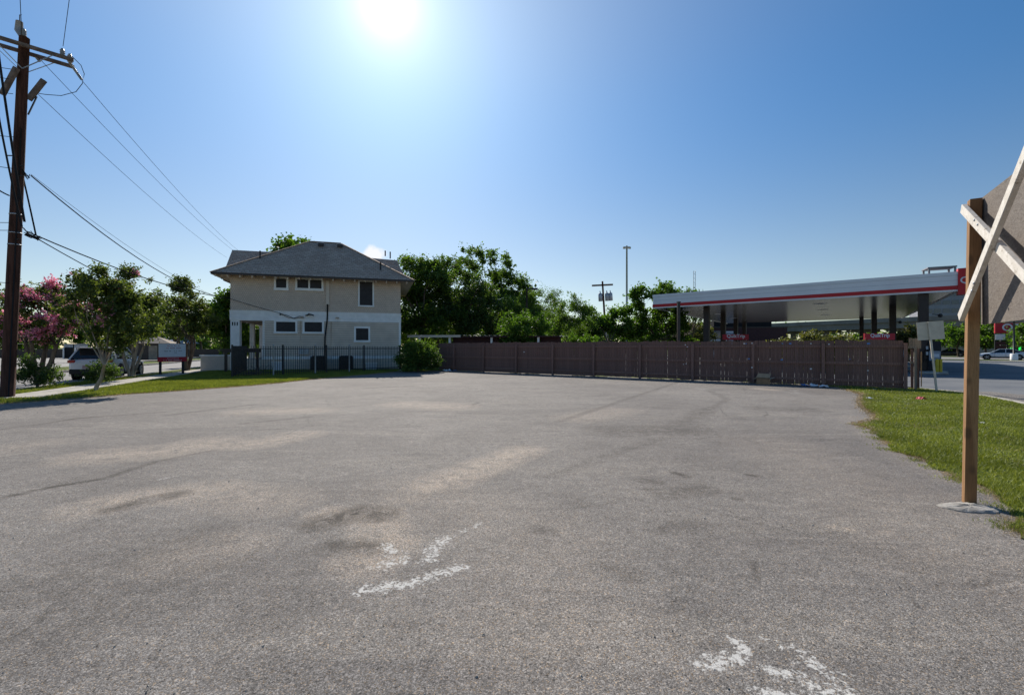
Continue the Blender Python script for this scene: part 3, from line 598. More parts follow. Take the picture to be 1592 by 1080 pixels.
ptree('upright shrubby tree with long shoots right of the dome tree', 880, 36, [(-1.0, 0, 3.3, 1.0, 1.2), (.7, 0, 3.6, 1.1, 1.5), (0, 0, 2.0, 1.8, 1.4), (.4, 0, 5.2, .35, .7), (1.0, 0, 4.9, .3, .7), (-.9, 0, 4.8, .3, .6), (-.5, 0, 4.4, .3, .7), (1.7, 0, 3.6, .7, .9)], 19000, .15, 'leaf_mid', 65, tr=.15, stems=4, fork=.35, per=12, size=.36, narrow=.4)
ptree('yellow green bush at the foot of the upright shrubby tree', 905, 31, [(0, 0, 1.4, 1.1, .9), (.8, 0, 1.6, .7, .7)], 4500, .16, 'leaf_bright', 66, tr=.08, per=12, size=.36, name='shrub', cat='shrub')
ptree('loose green tree around the pole with the transformers', 950, 44, [(-1.4, 0, 3.6, 1.4, 1.2), (.9, 0, 3.9, 1.6, 1.3), (0, 0, 2.2, 2.4, 1.6), (2.2, 0, 3.4, 1.2, 1.0), (-2.2, 0, 3.3, .9, .9), (-1.9, 0, 4.9, .3, .5)], 19000, .2, 'leaf_bright', 67, tr=.2, per=11, size=.34, narrow=.7)
ptree('large spreading tree beside the left end of the canopy', 1018, 44, [(-1.0, 0, 6.4, 1.4, .9), (.8, 0, 6.9, 1.4, .9), (1.9, 0, 5.7, 1.3, .9), (-1.8, 0, 4.9, 1.2, 1.0), (1.2, 0, 4.0, 1.7, 1.3), (-.8, 0, 3.2, 1.7, 1.3), (2.3, 0, 2.6, 1.5, 1.4), (.6, 0, 2.0, 2.0, 1.2)], 26000, .2, 'leaf_bright', 68, tr=.28, per=13, size=.32, narrow=.7)
ptree('small tree top peeking over the canopy fascia', 1073, 62, [(0, 0, 8.1, 1.6, 1.1), (1.6, 0, 8.0, 1.0, .6), (0, 0, 5.5, 2.2, 2.0)], 7000, .3, 'leaf_bright', 69, tr=.25, per=11, size=.34)
ptree('pale green tree seen under the left end of the canopy', 1078, 72, [(0, 0, 4.0, 2.2, 1.6), (1.8, 0, 3.5, 1.6, 1.4)], 6000, .3, 'leaf_olive', 70, tr=.25, per=11, size=.36)
for i, (a_, D_, h_, w_, m_, lb) in enumerate([(600, 72, 8.5, 9, 'leaf_dark', 'dark tree filling the gap behind the back of the house'), (680, 66, 8.0, 10, 'leaf_dark', 'dark background tree low behind the carport'), (770, 70, 7.5, 10, 'leaf_dark', 'dark background tree behind the purplish tree'), (806, 56, 8.6, 6.5, 'leaf_dark', 'dark rounded tree directly behind the street lamp'), (850, 74, 8.2, 10, 'leaf_dark', 'dark background tree behind the olive tree'), (915, 82, 7.6, 10, 'leaf_mid', 'green background tree behind the shoots'), (1000, 85, 7.6, 10, 'leaf_mid', 'green background tree behind the stadium mast')]):
    round_tree(a_, D_, h_, w_, m_, lb, 80+i, group='far trees behind the fence')
# shrub line over the fence, bush by the house, right hand trees
for i, (a_, D_, s_, lb) in enumerate([(1232, 20.2, 1.0, 'yellowish shrub top over the fence left of the other shrub tops'), (1268, 19.8, 1.05, 'yellowish shrub top over the fence between two others'), (1306, 19.4, .95, 'yellowish shrub top over the fence nearest the second red topper')]):
    ptree(lb, a_, D_, [(0, 0, 1.55*s_, .55, .5), (-.4, 0, 1.5, .4, .4), (.4, 0, 1.5, .4, .45), (0, 0, .9, .6, .6)], 3800, .10, 'leaf_olive', 90+i, tr=.05, name='shrub', cat='shrub', per=12, size=.36, group='shrubs behind the board fence')
ptree('rounded dense green bush between the house and the board fence', 650, 28.0, [(0, 0, .95, 1.05, .75), (-.6, 0, .8, .75, .7), (.55, 0, .85, .8, .7), (.1, 0, 1.45, .7, .45), (0, 0, .4, 1.15, .4)], 20000, .10, 'leaf_mid', 95, tr=.08, name='bush', cat='bush', per=20, size=.32, narrow=.5)
RT = 'trees along the boulevard'
for i, (a_, D_, h_, w_, m_, lb) in enumerate([(1412, 52, 3.7, 3.6, 'leaf_olive', 'low olive tree left of the sign back'), (1490, 78, 6.0, 8, 'leaf_bright', 'young green tree behind the black car'), (1532, 92, 9.5, 8, 'leaf_dark', 'dark tree right behind the timber post'), (1534, 74, 5.0, 5, 'leaf_bright', 'bright tree left of the red pylon sign'), (1604, 64, 5.6, 4.2, 'leaf_bright', 'bright tree right of the red pylon sign'), (1450, 100, 5, 9, 'leaf_mid', 'far tree over the tan wall')]):
    round_tree(a_, D_, h_, w_, m_, lb, 100+i, group=RT, leaf=.34, trunk=.16)

def wood_band(name, label, x0, x1, y0, y1, h, n, seed, leaf=1.1, mat='leaf_mid'):
    r = random.Random(seed); cl = []
    for i in range(n):
        f = (i+r.random())/n; x = x0+(x1-x0)*f; y = y0+(y1-y0)*f; hh = h*r.uniform(.65, 1.15)
        for q in range(5): cl.append((x+r.uniform(-4, 4), y+r.uniform(-5, 5), hh*(.10+.19*q)*r.uniform(.8, 1.1), h*.36))
    me = crown_mesh(name, cl, n*620, leaf, M[mat], seed, .8); o = link(name, me); tag(o, label, None, None, 'stuff')
wood_band('distant_wood', 'distant tree line beyond the street', -330, -20, 110, 210, 10, 46, 301)
wood_band('distant_wood', 'distant tree line beyond the fence', -40, 150, 190, 230, 10, 30, 302)
wood_band('distant_wood', 'distant tree line beyond the highway', 130, 420, 235, 150, 11, 46, 303)
# ---- house
hu = Vector((.958, .285)).normalized(); HA = math.atan2(hu.y, hu.x)
H = thing('house', 'two storey beige shingled house with brown hip roof and white trim', 'house', (-17.95, 29, 0), HA)
HL, HD, HZ = 10.55, 8.1, 6.15
Z1 = 3.85; Z0 = 3.24
wl = MB(); wl.box((0, 0, Z1), (HL, HD, HZ)); wl.build('upper_wall', M['shingle_wall'], H)
b = MB()      # lower storey, clapboards gapped over a darker wall to draw lap shadows; porch is open at the left
b.box((1.85, .03, .75), (HL, HD, Z0)); n = 16
b.build('lower_wall', M['stucco'], H)
b = MB()
for i in range(n):
    z = .80+i*(Z0-.80)/n; h = (Z0-.80)/n
    b.add([(1.9, -.030, z), (HL-.08, -.030, z), (HL-.08, -.006, z+h-.02), (1.9, -.006, z+h-.02), (1.9, .03, z), (HL-.08, .03, z), (1.9, .03, z+h-.02), (HL-.08, .03, z+h-.02)], [(0, 1, 2, 3), (0, 4, 5, 1), (3, 2, 7, 6)])
b.build('clapboards', M['siding'], H, kind='stuff')
b = MB()
for z0, z1, t in ((Z0, Z0+.20, .035), (Z0+.205, Z0+.40, .028), (Z0+.405, Z1, .04)): b.box((-.03, -t, z0), (HL+.03, .6, z1))
b.box((-.05, -.06, Z1-.02), (HL+.05, .0, Z1+.03)); b.build('belt_band', M['white_trim'], H)
b = MB(); b.box((.0, .6, Z0), (2, HD, Z1)); b.build('porch_ceiling', M['stucco'], H)
b = MB(); b.box((.0, 0, 0), (.52, .5, Z0)); o = b.build('porch_pillar', M['white_trim'], H)
for i in range(3):
    b = MB(); b.box((.09+.135*i, -.006, Z0-.34), (.155+.135*i, .02, Z0-.12)); b.build('pillar_slot', M['dark'], H)
b = MB(); b.box((.0, HD-.6, .2), (.4, HD-.1, Z0)); b.build('porch_pillar', M['white_trim'], H)
b = MB(); b.box((.05, 4.4, .2), (.35, 4.7, Z0)); b.build('porch_pillar', M['white_trim'], H)
b = MB(); b.box((1.845, -.02, .75), (1.97, .1, Z0)); b.build('corner_trim', M['white_trim'], H)
b = MB(); b.box((HL-.12, -.03, .75), (HL+.02, .1, Z0)); b.build('corner_trim', M['white_trim'], H)
b = MB(); b.box((1.8, -.03, .72), (HL+.02, .02, .93)); b.build('skirt_board', M['white_trim'], H)
b = MB(); b.box((0.02, .05, 0), (HL, HD, .72)); b.build('foundation', M['concrete'], H)
b = MB()
for i in range(3): b.box((-.01, .02, .08+.22*i), (HL+.01, .06, .285+.22*i))
b.build('lower_siding', M['siding'], H)
b = MB(); b.box((-1.72, .25, 0), (-.02, .45, .95)); b.build('porch_side_wall', M['siding'], H)
for i in range(6): b = MB(); b.add([(-1.72, .215, .06+.15*i), (-.02, .215, .06+.15*i), (-.02, .245, .19+.15*i), (-1.72, .245, .19+.15*i), (-1.72, .25, .06+.15*i), (-.02, .25, .06+.15*i)], [(0, 1, 2, 3), (0, 4, 5, 1)]); b.build('siding_board', M['siding'], H)
b = MB(); b.box((-1.78, .2, .95), (.0, .5, 1.03)); b.build('wall_cap', M['white_trim'], H)
b = MB(); b.box((-1.7, .46, 0), (0, HD, .6)); b.build('porch_floor', M['concrete'], H)
b = MB(); b.box((1.70, 1.2, .7), (1.84, HD, Z0)); b.build('porch_inner_wall', M['stucco'], H)
b = MB(); b.box((.75, 5.2, .7), (1.7, 5.3, Z0)); b.build('porch_end_wall', M['stucco'], H)
# windows: x0,x1,z0,z1
def window(x0, x1, z0, z1, label=None, t=.12, sill=.16, mull=None, bars=0):
    f = MB(); f.box((x0, -.075, z1-t), (x1, .01, z1)); f.box((x0, -.07, z0), (x0+t, .01, z1-t)); f.box((x1-t, -.07, z0), (x1, .01, z1-t)); f.box((x0-.02, -.095, z0-.005), (x1+.02, .01, z0+sill))
    if mull: f.box((mull-.05, -.07, z0+sill), (mull+.05, .01, z1-t))
    fo = f.build('window', M['white_trim'], H)
    if label: fo['label'] = label
    p = MB(); p.box((x0+t, -.036, z0+sill), (x1-t, .012, z1-t)); p.build('pane', M['screen'], fo)
    for i in range(bars):
        q = x0+t+(x1-x0-2*t)*(i+1)/(bars+1); p = MB(); p.box((q-.008, -.06, z0+sill), (q+.008, -.045, z1-t)); p.build('bar', M['iron'], fo)
def U(x): r_ = (x-796)/FPX; return (29*r_+17.95)/(.9585-.285*r_)
def ZZ(x, y): return EYE-(y-540)*(29+.285*U(x))/FPX
def wpx(x0, x1, y0, y1, **k): window(U(x0), U(x1), ZZ((x0+x1)/2, y1), ZZ((x0+x1)/2, y0), **k)
wpx(426.2, 448.5, 430.4, 451.4); wpx(459.2, 503, 432.2, 452, mull=U(480.8)); wpx(556.8, 581.5, 436, 477, t=.1, sill=.1, label='tall dark screened window on the upper floor')
wpx(426.2, 462.5, 497.5, 518.2, sill=.12); wpx(470.5, 503.8, 498, 518.6, sill=.12); wpx(550.5, 575.6, 507.6, 531.8, bars=5, label='small barred window on the lower floor', sill=.13)
# roof
def roof_solid(name, top, faces, par, th=.16):
    b = MB(); n = len(top); b.add([(x, y, z) for x, y, z in top], faces)
    return b.build(name, M['roof'], par)
ov = .85; ze = 6.05; zr = 9.3; e0, e1, f0, f1 = -ov, HL+ov, -ov, HD+ov
rz0, rz1, rv = HL/2-1.1, HL/2+1.1, f0+4.3
b = MB(); T = [(e0, f0, ze+.1), (e1, f0, ze+.1), (e1, f1, ze+.1), (e0, f1, ze+.1), (rz0, rv, zr), (rz1, rv, zr)]
b.add(T, [(0, 1, 5, 4), (1, 2, 5), (2, 3, 4, 5), (3, 0, 4)]); b.build('roof', M['roof'], H)
b = MB(); b.add([(e0, f0, ze-.03), (e1, f0, ze-.03), (e1, f1, ze-.03), (e0, f1, ze-.03), (e0, f0, ze+.1), (e1, f0, ze+.1), (e1, f1, ze+.1), (e0, f1, ze+.1)], [(0, 1, 5, 4), (1, 2, 6, 5), (2, 3, 7, 6), (3, 0, 4, 7)])
b.build('fascia', M['column'], H)
b = MB(); b.add([(e0, f0, ze-.02), (e1, f0, ze-.02), (e1, f1, ze-.02), (e0, f1, ze-.02), (-.0, -.0, ze+.16), (HL, 0, ze+.16), (HL, HD, ze+.16), (0, HD, ze+.16)], [(0, 4, 5, 1), (1, 5, 6, 2), (2, 6, 7, 3), (3, 7, 4, 0)]); b.build('soffit', M['soffit'], H)
# hip caps
for a_, c_ in (((e0, f0, ze+.1), (rz0, rv, zr)), ((e1, f0, ze+.1), (rz1, rv, zr)), ((rz0, rv, zr), (rz1, rv, zr))):
    b = MB(); b.beam(a_, c_, .22, .05); b.build('ridge_cap', M['roof'], H)
# cross gable to the street and rear hip
b = MB(); gv = 6.0; gz = 8.85; b.add([(-1.5, gv, gz), (3.6, gv, gz), (-1.35, gv-3.1, ze+.15), (3.6, gv-3.1, ze+.15), (-1.35, gv+3.1, ze+.15), (3.6, gv+3.1, ze+.15)], [(0, 2, 3, 1), (1, 5, 4, 0)]); b.build('roof', M['roof'], H)
b = MB(); b.add([(-1.3, gv-2.9, ze+.1), (-1.3, gv+2.9, ze+.1), (-1.45, gv, gz-.15)], [(0, 1, 2)]); b.build('gable_wall', M['shingle_wall'], H)
b = MB(); b.add([(7.2, gv, 8.85), (10.55, gv, 8.72), (11.4, gv-2.6, ze+.15), (7.2, gv-2.6, ze+.6), (11.4, gv+2.6, ze+.15), (7.2, gv+2.6, ze+.6)], [(0, 3, 2, 1), (1, 2, 4), (0, 1, 4, 5)]); b.build('roof', M['roof'], H)
for i in range(18):
    x = -.62+i*.68; b = MB(); b.beam((x, -.80, ze-.10), (x, .05, ze+.02), .05, .13); b.build('rafter_tail', M['soffit'], H)
def roofp(u_, v_): return ze+.1+(v_-f0)*(zr-ze-.1)/(rv-f0)
for x in (5.05, 6.35):
    t_ = 2.9; z = roofp(x, t_); b = MB(); b.box((x-.18, t_-.2, z-.05), (x+.18, t_+.15, z+.17)); b.build('roof_vent', M['column'], H)
    b = MB(); b.box((x-.2, t_-.22, z+.17), (x+.2, t_+.2, z+.21)); b.build('vent_cap', M['galv'], H)
for x, v_, h_ in ((1.5, .9, .5), (9.2, .2, .55), (9.9, 1.9, .4), (9.55, 2.2, .3)):
    z = roofp(x, v_); b = MB(); b.tube([(x, v_, z-.1), (x, v_, z+h_)], .045, 8); b.build('vent_pipe', M['plastic'], H)
# conduits and fixtures on the wall
b = MB(); b.box((5.68, -.10, 4.35), (5.88, -.004, 6.0)); b.build('conduit_cover', M['siding'], H)
b = MB(); b.tube([(5.78, -.1, 4.4), (5.76, -.08, 3.4), (5.62, -.08, 2.2), (5.58, -.08, .5)], .045, 8); b.build('black_conduit', M['wire'], H)
for q in (4.1, 6.0): b = MB(); b.tube([(q, -.04, .5), (q, -.06, 3.25)], .02, 6); b.build('conduit', M['siding'], H)
b = MB(); b.box((4.0, -.14, 1.05), (4.3, -.035, 1.45)); b.box((4.36, -.14, 1.05), (4.62, -.035, 1.4)); b.build('meter_box', M['galv'], H)
b = MB(); b.tube([(4.2, -.02, 3.55), (4.25, -.16, 3.52)], .03, 6); b.box((4.12, -.24, 3.44), (4.3, -.1, 3.56)); b.build('spigot_fixture', M['tan_wall'], H)
b = MB(); b.beam((4.45, -.05, 3.62), (4.7, -.3, 3.70), .12, .06); b.beam((4.62, -.3, 3.72), (4.95, -.3, 3.62), .16, .08); b.build('floodlight', M['iron'], H)
b = MB(); b.tube([(2.9, -.06, 3.72), (3.3, -.1, 3.6), (3.7, -.1, 3.42), (4.1, -.08, 3.58)], .018, 6); b.tube([(2.9, -.06, 3.70), (3.4, -.08, 3.45), (3.75, -.08, 3.40), (4.2, -.08, 3.50)], .014, 6); b.tube([(2.88, -.02, 3.75), (2.9, -.12, 3.6)], .03, 6); b.build('service_cable_loop', M['wire'], H)
b = MB(); b.tube([(6.3, -.05, 3.5), (6.38, -.14, 3.5)], .04, 6); b.box((6.34, -.2, 3.46), (6.5, -.1, 3.54)); b.build('spigot_fixture', M['tan_wall'], H)
def hloc(u_, v_, z=0): q = Vector((-17.95, 29))+hu*u_+Vector((-hu.y, hu.x))*v_; return (q.x, q.y, z)
for i, (u_, l_) in enumerate(((5.3, 'dark metal air conditioning unit by the black conduit'), (7.0, 'dark metal air conditioning unit below the small barred window'))):
    t = thing('air_conditioner', l_, 'air conditioner', hloc(u_, -.9, 0), HA, 'air conditioners beside the house')
    b = MB(); b.box((-.42, -.42, .06), (.42, .42, .92)); bevel(b.build('casing', M['plastic'], t), .03)
    b = MB(); [b.box((-.44, -.44, .12+.05*j), (.44, .44, .13+.05*j)) for j in range(15)]; b.build('grille', M['iron'], t)
    b = MB(); b.lathe([(.36, .92), (.36, .96), (.05, .97), (0, .97)]); b.build('fan_guard', M['iron'], t)
for u_, z0_, w_, l_ in ((2.9, .55, .6, 'pale plastic bin behind the iron fence under the left window'), (8.6, .45, .75, 'white box behind the iron fence under the barred window')):
    t = thing('storage_bin', l_, 'bin', hloc(u_, -.9, 0), HA); b = MB(); b.add([(-w_/2*.85, -.2, 0), (w_/2*.85, -.2, 0), (w_/2*.85, .2, 0), (-w_/2*.85, .2, 0), (-w_/2, -.25, z0_), (w_/2, -.25, z0_), (w_/2, .25, z0_), (-w_/2, .25, z0_)], [(0, 3, 2, 1), (0, 1, 5, 4), (1, 2, 6, 5), (2, 3, 7, 6), (3, 0, 4, 7), (4, 5, 6, 7)]); bevel(b.build('tub', M['signwhite'], t), .02)
    b = MB(); b.box((-w_/2-.02, -.27, z0_), (w_/2+.02, .27, z0_+.04)); b.build('lid', M['white_trim'], t)
# iron fence
I0 = Vector((-13.9, 22.6)); I1 = Vector((-7.45, 30.3)); L_ = (I1-I0).length; ia = math.atan2(*(I1-I0).yx)
IF = thing('iron_fence', 'black iron picket fence along the side yard of the house', 'fence', (*I0, 0), ia)
pk = MB().box((-.011, -.011, .06), (.011, .011, 1.58)).mesh('picket', M['iron'])
for i in range(int(L_/.118)): link('picket', pk, IF, (i*.118+.05, 0, 0))
for z in (.18, 1.42): b = MB(); b.box((0, -.018, z), (L_, .018, z+.035)); b.build('rail', M['iron'], IF)
pm_ = MB().box((-.035, -.035, 0), (.035, .035, 1.64)).mesh('post', M['iron'])
for q in (0, 2.45, 4.9, 7.35, L_): link('post', pm_, IF, (q, 0, 0))
gp = MB().lathe([(.035, 0), (.035, 1.60), (.045, 1.61), (.03, 1.66), (0, 1.67)]).mesh('post', M['galv'])
for q in (1.93, 4.2, 6.3): o = link('post', gp, IF, (q, -.09, 0)); o['label'] = 'pale galvanised round post'
I2 = Vector(hloc(1.0, -.2)[:2]); d2 = I2-I0
I2F = thing('iron_fence', 'short return of black iron fence running back to the porch pillar', 'fence', (*I0, 0), math.atan2(d2.y, d2.x))
for i in range(1, int(d2.length/.118)): link('picket', pk, I2F, (i*.118, 0, 0))
for z in (.18, 1.42): b = MB(); b.box((0.05, -.018, z), (d2.length, .018, z+.035)); b.build('rail', M['iron'], I2F)
# porch stair rail and brush pile inside the fence
t = thing('stair_railing', 'dark wooden porch railing behind the iron fence corner', 'railing', hloc(.8, -1.6), HA)
b = MB(); b.box((-.8, -.05, 1.2), (1.3, .05, 1.42)); b.build('top_rail', M['column'], t)
for q in (-.6, .35, 1.1): b = MB(); b.box((q-.07, -.06, 0), (q+.07, .06, 1.2)); b.build('post', M['column'], t)
r = random.Random(4); b = MB()
for i in range(60):
    a_ = Vector((r.gauss(0, .4), r.gauss(0, .25), r.uniform(0, .25))); d_ = Vector((r.gauss(0, 1), r.gauss(0, 1), r.uniform(0, .8))).normalized()*r.uniform(.3, .7); b.tube([a_, a_+d_*.5+Vector((0, 0, .05)), a_+d_], [.012, .009, .004], 4)
o = b.build('brush_pile', M['bark'], None, G(392, 584)); tag(o, 'heap of dead branches behind the iron fence', 'brush pile')

# ---- board fence
FT0, FT1 = -1.43, 21.98
FB = thing('board_fence', 'long brown stained board fence across the back of the lot', 'fence', (*FL(0, 0), 0), math.atan2(fe.y, fe.x))
r = random.Random(9); variants = []
for i in range(8):
    h = r.uniform(1.765, 1.825); wd = r.choice((.141, .140, .142, .141)); b = MB(); c_ = .022; hw = wd/2
    pf = [(-hw, .05), (hw, .05), (hw, h-c_), (hw-c_, h), (-hw+c_, h), (-hw, h-c_)]
    b.add([(x, 0, z) for x, z in pf]+[(x, .018, z) for x, z in pf], [(0, 1, 2, 3, 4, 5), (11, 10, 9, 8, 7, 6)]+[(j, j+6, (j+1) % 6+6, (j+1) % 6) for j in range(6)])
    variants.append(b.mesh('board', M['fence']))
t_ = FT0+.07; nb = 0
while t_ < FT1-.04:
    o = link('board', r.choice(variants), FB, (t_, .0, r.uniform(-.02, .01) + (-.02 if t_ > 14 else 0))); o.rotation_euler = (0, r.uniform(-.006, .006), 0)
    gap = .143 if t_ < 10.5 else r.choice((.1425, .143, .1435, .144, .151)) ; t_ += gap; nb += 1
bay = 21.96/9; ts = [FT0]+[i*bay for i in range(10)]
for a_, c_ in zip(ts[:-1], ts[1:]):
    for z in (.20, .86, 1.50):
        b = MB(); b.box((a_+.05, -.042, z), (c_-.05, -.004, z+.09)); b.build('rail', M['fence2'], FB)
    b = MB(); b.box((a_+.05, -.03, .03), (c_-.05, -.006, .17)); b.build('kickboard', M['fence'], FB) if a_ < 8 else None
pmesh = MB().box((-.05, -.14, 0), (.05, -.045, 1.66)).mesh('post', M['fence2'])
for q in ts[1:]: link('post', pmesh, FB, (q, 0, 0))
for x, y, w_, m_ in ((1067, 536, .05, 'paper'), (1070, 539, .05, 'paper'), (1064, 566, .04, 'paper'), (1068, 565, .04, 'paper'), (1158, 534, .06, 'paper'), (1161, 534, .05, 'bluepaper'), (1170, 533.5, .05, 'paper'), (1217, 534, .05, 'bluepaper'), (1229, 534, .08, 'bluepaper'), (1261, 534, .05, 'paper'), (1289, 535, .05, 'paper'), (1165, 557.5, .07, 'bluepaper'), (1216, 559, .08, 'bluepaper'), (1170, 571, .06, 'paper'), (1261, 573, .07, 'paper'), (1350, 534, .09, 'bluepaper'), (1349, 575.5, .05, 'paper'), (817, 547, .07, 'paper'), (1321, 558, .04, 'bluepaper')):
    q = (x-796)/FPX; tt = (29.2*q+3.67)/(fe.x-fe.y*q); z = EYE-(y-540)*(29.2+fe.y*tt)/FPX
    b = MB(); b.box((tt-w_/2, -.150, z-w_/3), (tt+w_/2, -.1415, z+w_/3)); b.build('paper_scrap', M[m_], FB)
# stub at the right end
FS = thing('gate_stub', 'weathered grey boards and post at the right end of the brown fence', 'fence', (*FL(22.06, -.05), 0), math.atan2(fe.y, fe.x))
for q, z0, h, m_ in ((.03, 1.45, 1.84, 'greywood'), (.12, 1.5, 1.82, 'greywood'), (.20, 1.48, 1.83, 'greywood'), (.28, 1.46, 1.85, 'greywood'), (.08, .05, 1.45, 'fence'), (.24, .05, 1.46, 'fence')):
    b = MB(); b.box((q-.038, 0, z0), (q+.038, .018, h)); b.build('board', M[m_], FS)
b = MB(); b.box((-.03, -.04, 1.47), (.20, -.002, 1.56)); b.build('rail', M['greywood'], FS)
b = MB(); b.box((.02, -.04, .92), (.14, -.002, 1.0)); b.build('rail', M['greywood'], FS)
b = MB(); b.box((.12, -.14, 0), (.20, -.045, 1.48)); b.build('post', M['greywood'], FS)
b = MB(); b.box((.31, -.06, .12), (.335, .0, 1.35)); b.build('board', M['orangewood'], FS)
# ---- carport behind
t = thing('carport', 'long low carport with pale corrugated roof behind the fence', 'carport', (-7.8, 34, 0), R(-14))
b = MB(); n = 60; L = 11.4
vs = []; fs = []
for i in range(n+1):
    x = L*i/n; z = 2.42+.02*(i % 2)-.012*x; vs += [(x, 0, z), (x, 5.5, z+.12)]
    if i: fs.append((2*i-2, 2*i, 2*i+1, 2*i-1))
b.add(vs, fs); b.build('roof', M['corrugated'], t)
b = MB(); b.box((0, -.03, 2.24), (4.2, .0, 2.41)); b.build('fascia', M['siding'], t)
b = MB(); b.box((4.2, -.02, 2.22), (L, .0, 2.31)); b.build('fascia', M['maroon'], t)
for q in (.9, 3.3, 6.5, 9.9): b = MB(); b.box((q-.07, .1, 0), (q+.07, .24, 2.3)); b.build('post', M['white_trim'], t)
b = MB(); b.box((3.4, .6, 0), (L, .7, 2.28)); b.build('back_wall', M['maroon'], t)

# ---- utility pole and wires
A0 = Vector((-15.08, 13.6, 0)); UT = Vector((-14.57, 13.6, 10.75))
UP = thing('utility_pole', 'tall dark wooden utility pole with double crossarm at the left edge', 'utility pole', A0)
def up(z): return (UT-A0)*(z/10.75)
b = MB(); b.tube([up(z) for z in (-.3, 2, 4, 6, 8, 10.75)], [.162, .155, .148, .138, .130, .118], 16); b.build('pole', M['pole_wood'], UP)
ad = Vector((.74, .67, 0)).normalized(); an = Vector((-.67, .74, 0))
ar = P(113, 95, 14.3)-A0; ac = up(10.42)
for sgn in (-1, 1):
    a_ = ac-ad*1.45+an*.24*sgn; c_ = ac+ad*1.08+an*.24*sgn; b = MB(); b.beam(a_, c_, .09, .10); bevel(b.build('crossarm', M['arm_wood'], UP), .01)
for sd in (-1, 1):
    for sgn in (-1, 1): b = MB(); b.beam(ac+ad*.62*sd+an*.25*sgn-Vector((0, 0, .05)), up(9.75)+an*.17*sgn, .04, .012); b.build('brace', M['galv'], UP)
def insulator(p, h=.30, rr=.07):
    b = MB(); pr = [(.02, 0), (.025, .04)]
    for i in range(4): z = .05+i*h*.2; pr += [(rr, z), (rr*.6, z+h*.1)]
    pr += [(rr*.5, h), (0, h)]; b.lathe(pr, p, 10); b.build('insulator', M['insul'], UP)
insulator(up(10.75)-Vector((.02, 0, 0)), .26, .07); insulator(ac+ad*.82+Vector((0, 0, .06))); insulator(ac+ad*.98+an*.2+Vector((0, 0, .06)))
b = MB(); b.tube([up(10.75)+Vector((-.06, 0, -.05)), up(10.75)+Vector((-.16, .0, .2)), up(10.75)+Vector((-.15, 0, .48))], [.04, .10, .08], 10); b.build('fuse_cutout', M['insul'], UP)
b = MB(); b.tube([up(10.75)+Vector((-.14, 0, .48)), up(10.75)+Vector((-.14, 0, .68)), up(10.75)+Vector((-.09, 0, .68))], .012, 5); b.build('lead', M['wire'], UP)
b = MB(); b.beam(up(8.85)+Vector((-.30, -.25, .05)), up(9.5)+Vector((.10, -.25, .2)), .10, .12); b.build('bracket_arm', M['arm_wood'], UP)
b = MB(); b.beam(up(8.95)+Vector((.10, .1, .0)), up(9.55)+Vector((.44, .2, .05)), .10, .12); b.build('bracket_arm', M['arm_wood'], UP)
b = MB(); b.beam(up(8.5)+Vector((.11, .1, 0)), up(9.1)+Vector((.24, .2, 0)), .04, .03); b.build('brace', M['iron'], UP)
for z in (5.45, 4.9, 4.55): b = MB(); b.lathe([(.148, z), (.153, z), (.153, z+.03), (.148, z+.03)], (up(z).x, 0, 0), 16); b.build('band', M['galv'], UP)
for z, s in ((6.6, 1), (7.2, -1), (4.72, 1), (4.95, 1), (6.9, 1)): b = MB(); b.tube([up(z)+Vector((.08*s, -.06, 0)), up(z)+Vector((.25*s, -.12, -.02))], .018, 5); b.build('bolt_eye', M['iron'], UP)
b = MB(); b.tube([up(z)+Vector((.13, -.09, 0)) for z in (0, 3, 6, 8)], .018, 5); b.build('ground_wire', M['wire'], UP)
def wire(label, a_, c_, sag=.0, r_=.011, mat='wire', n=14, group='overhead wires', extra=None):
    a_ = Vector(a_); c_ = Vector(c_); pts = [a_.lerp(c_, i/n)-Vector((0, 0, sag*4*(i/n)*(1-i/n))) for i in range(n+1)]
    b = MB(); b.tube([p-a_ for p in pts], r_, 5); o = b.build('overhead_wire', M[mat], None, a_); return tag(o, label, 'wire', group)
far_end = P(370, 390, 44)
wire('thin wire from the right crossarm tip to the house roof left corner', P(127, 125, 14.4), P(371, 390, 44), .35, .008)
wire('thin wire from below the crossarm centre down to the roof left corner', P(58, 88, 14.0), P(366, 392, 44), .35, .008)
wire('lowest of the three thin wires falling to the roof left corner', P(52, 140, 13.8), P(352, 400, 42), .35, .008)
wire('wire rising from the pole top out of the frame', P(34, 58, 13.6), P(24, -160, 9), .02, .008)
wire('wire rising from the crossarm end insulator out of the frame', P(98, 72, 14.2), P(118, -80, 12), .02, .008)
wire('thick service cable sagging from the upper pole to the house wall', P(48, 273, 13.7), P(357, 464, 28.9), .75, .018)
wire('thin cable just above the thick service cable', P(48, 271, 13.7), P(350, 466, 31), .45, .006)
wire('upper of the two cables leaving the pole at eave height', P(42, 360, 13.6), P(356, 463, 28.9), .35, .02)
wire('lower cable leaving the pole at eave height through the tree tops', P(42, 362, 13.6), P(352, 500, 36), .55, .016)
wire('service cable crossing the shingled wall to the white band', P(357, 464, 28.9), Vector(hloc(2.9, -.1, 3.74)), .03, .014)
wire('heavy cable falling past the front of the pole from upper left', P(-6, 60, 12.6), P(38, 345, 13.3), .15, .03)
wire('second heavy cable lying against the pole from the left edge', P(-8, 150, 12.4), P(34, 352, 13.2), .12, .024)
wire('cable falling behind the pole and bending right', P(30, 250, 13.9), P(56, 366, 13.9), -.03, .022)
wire('short cable from the left edge to the middle of the pole', P(-10, 290, 12.6), P(14, 304, 13.4), .02, .02)
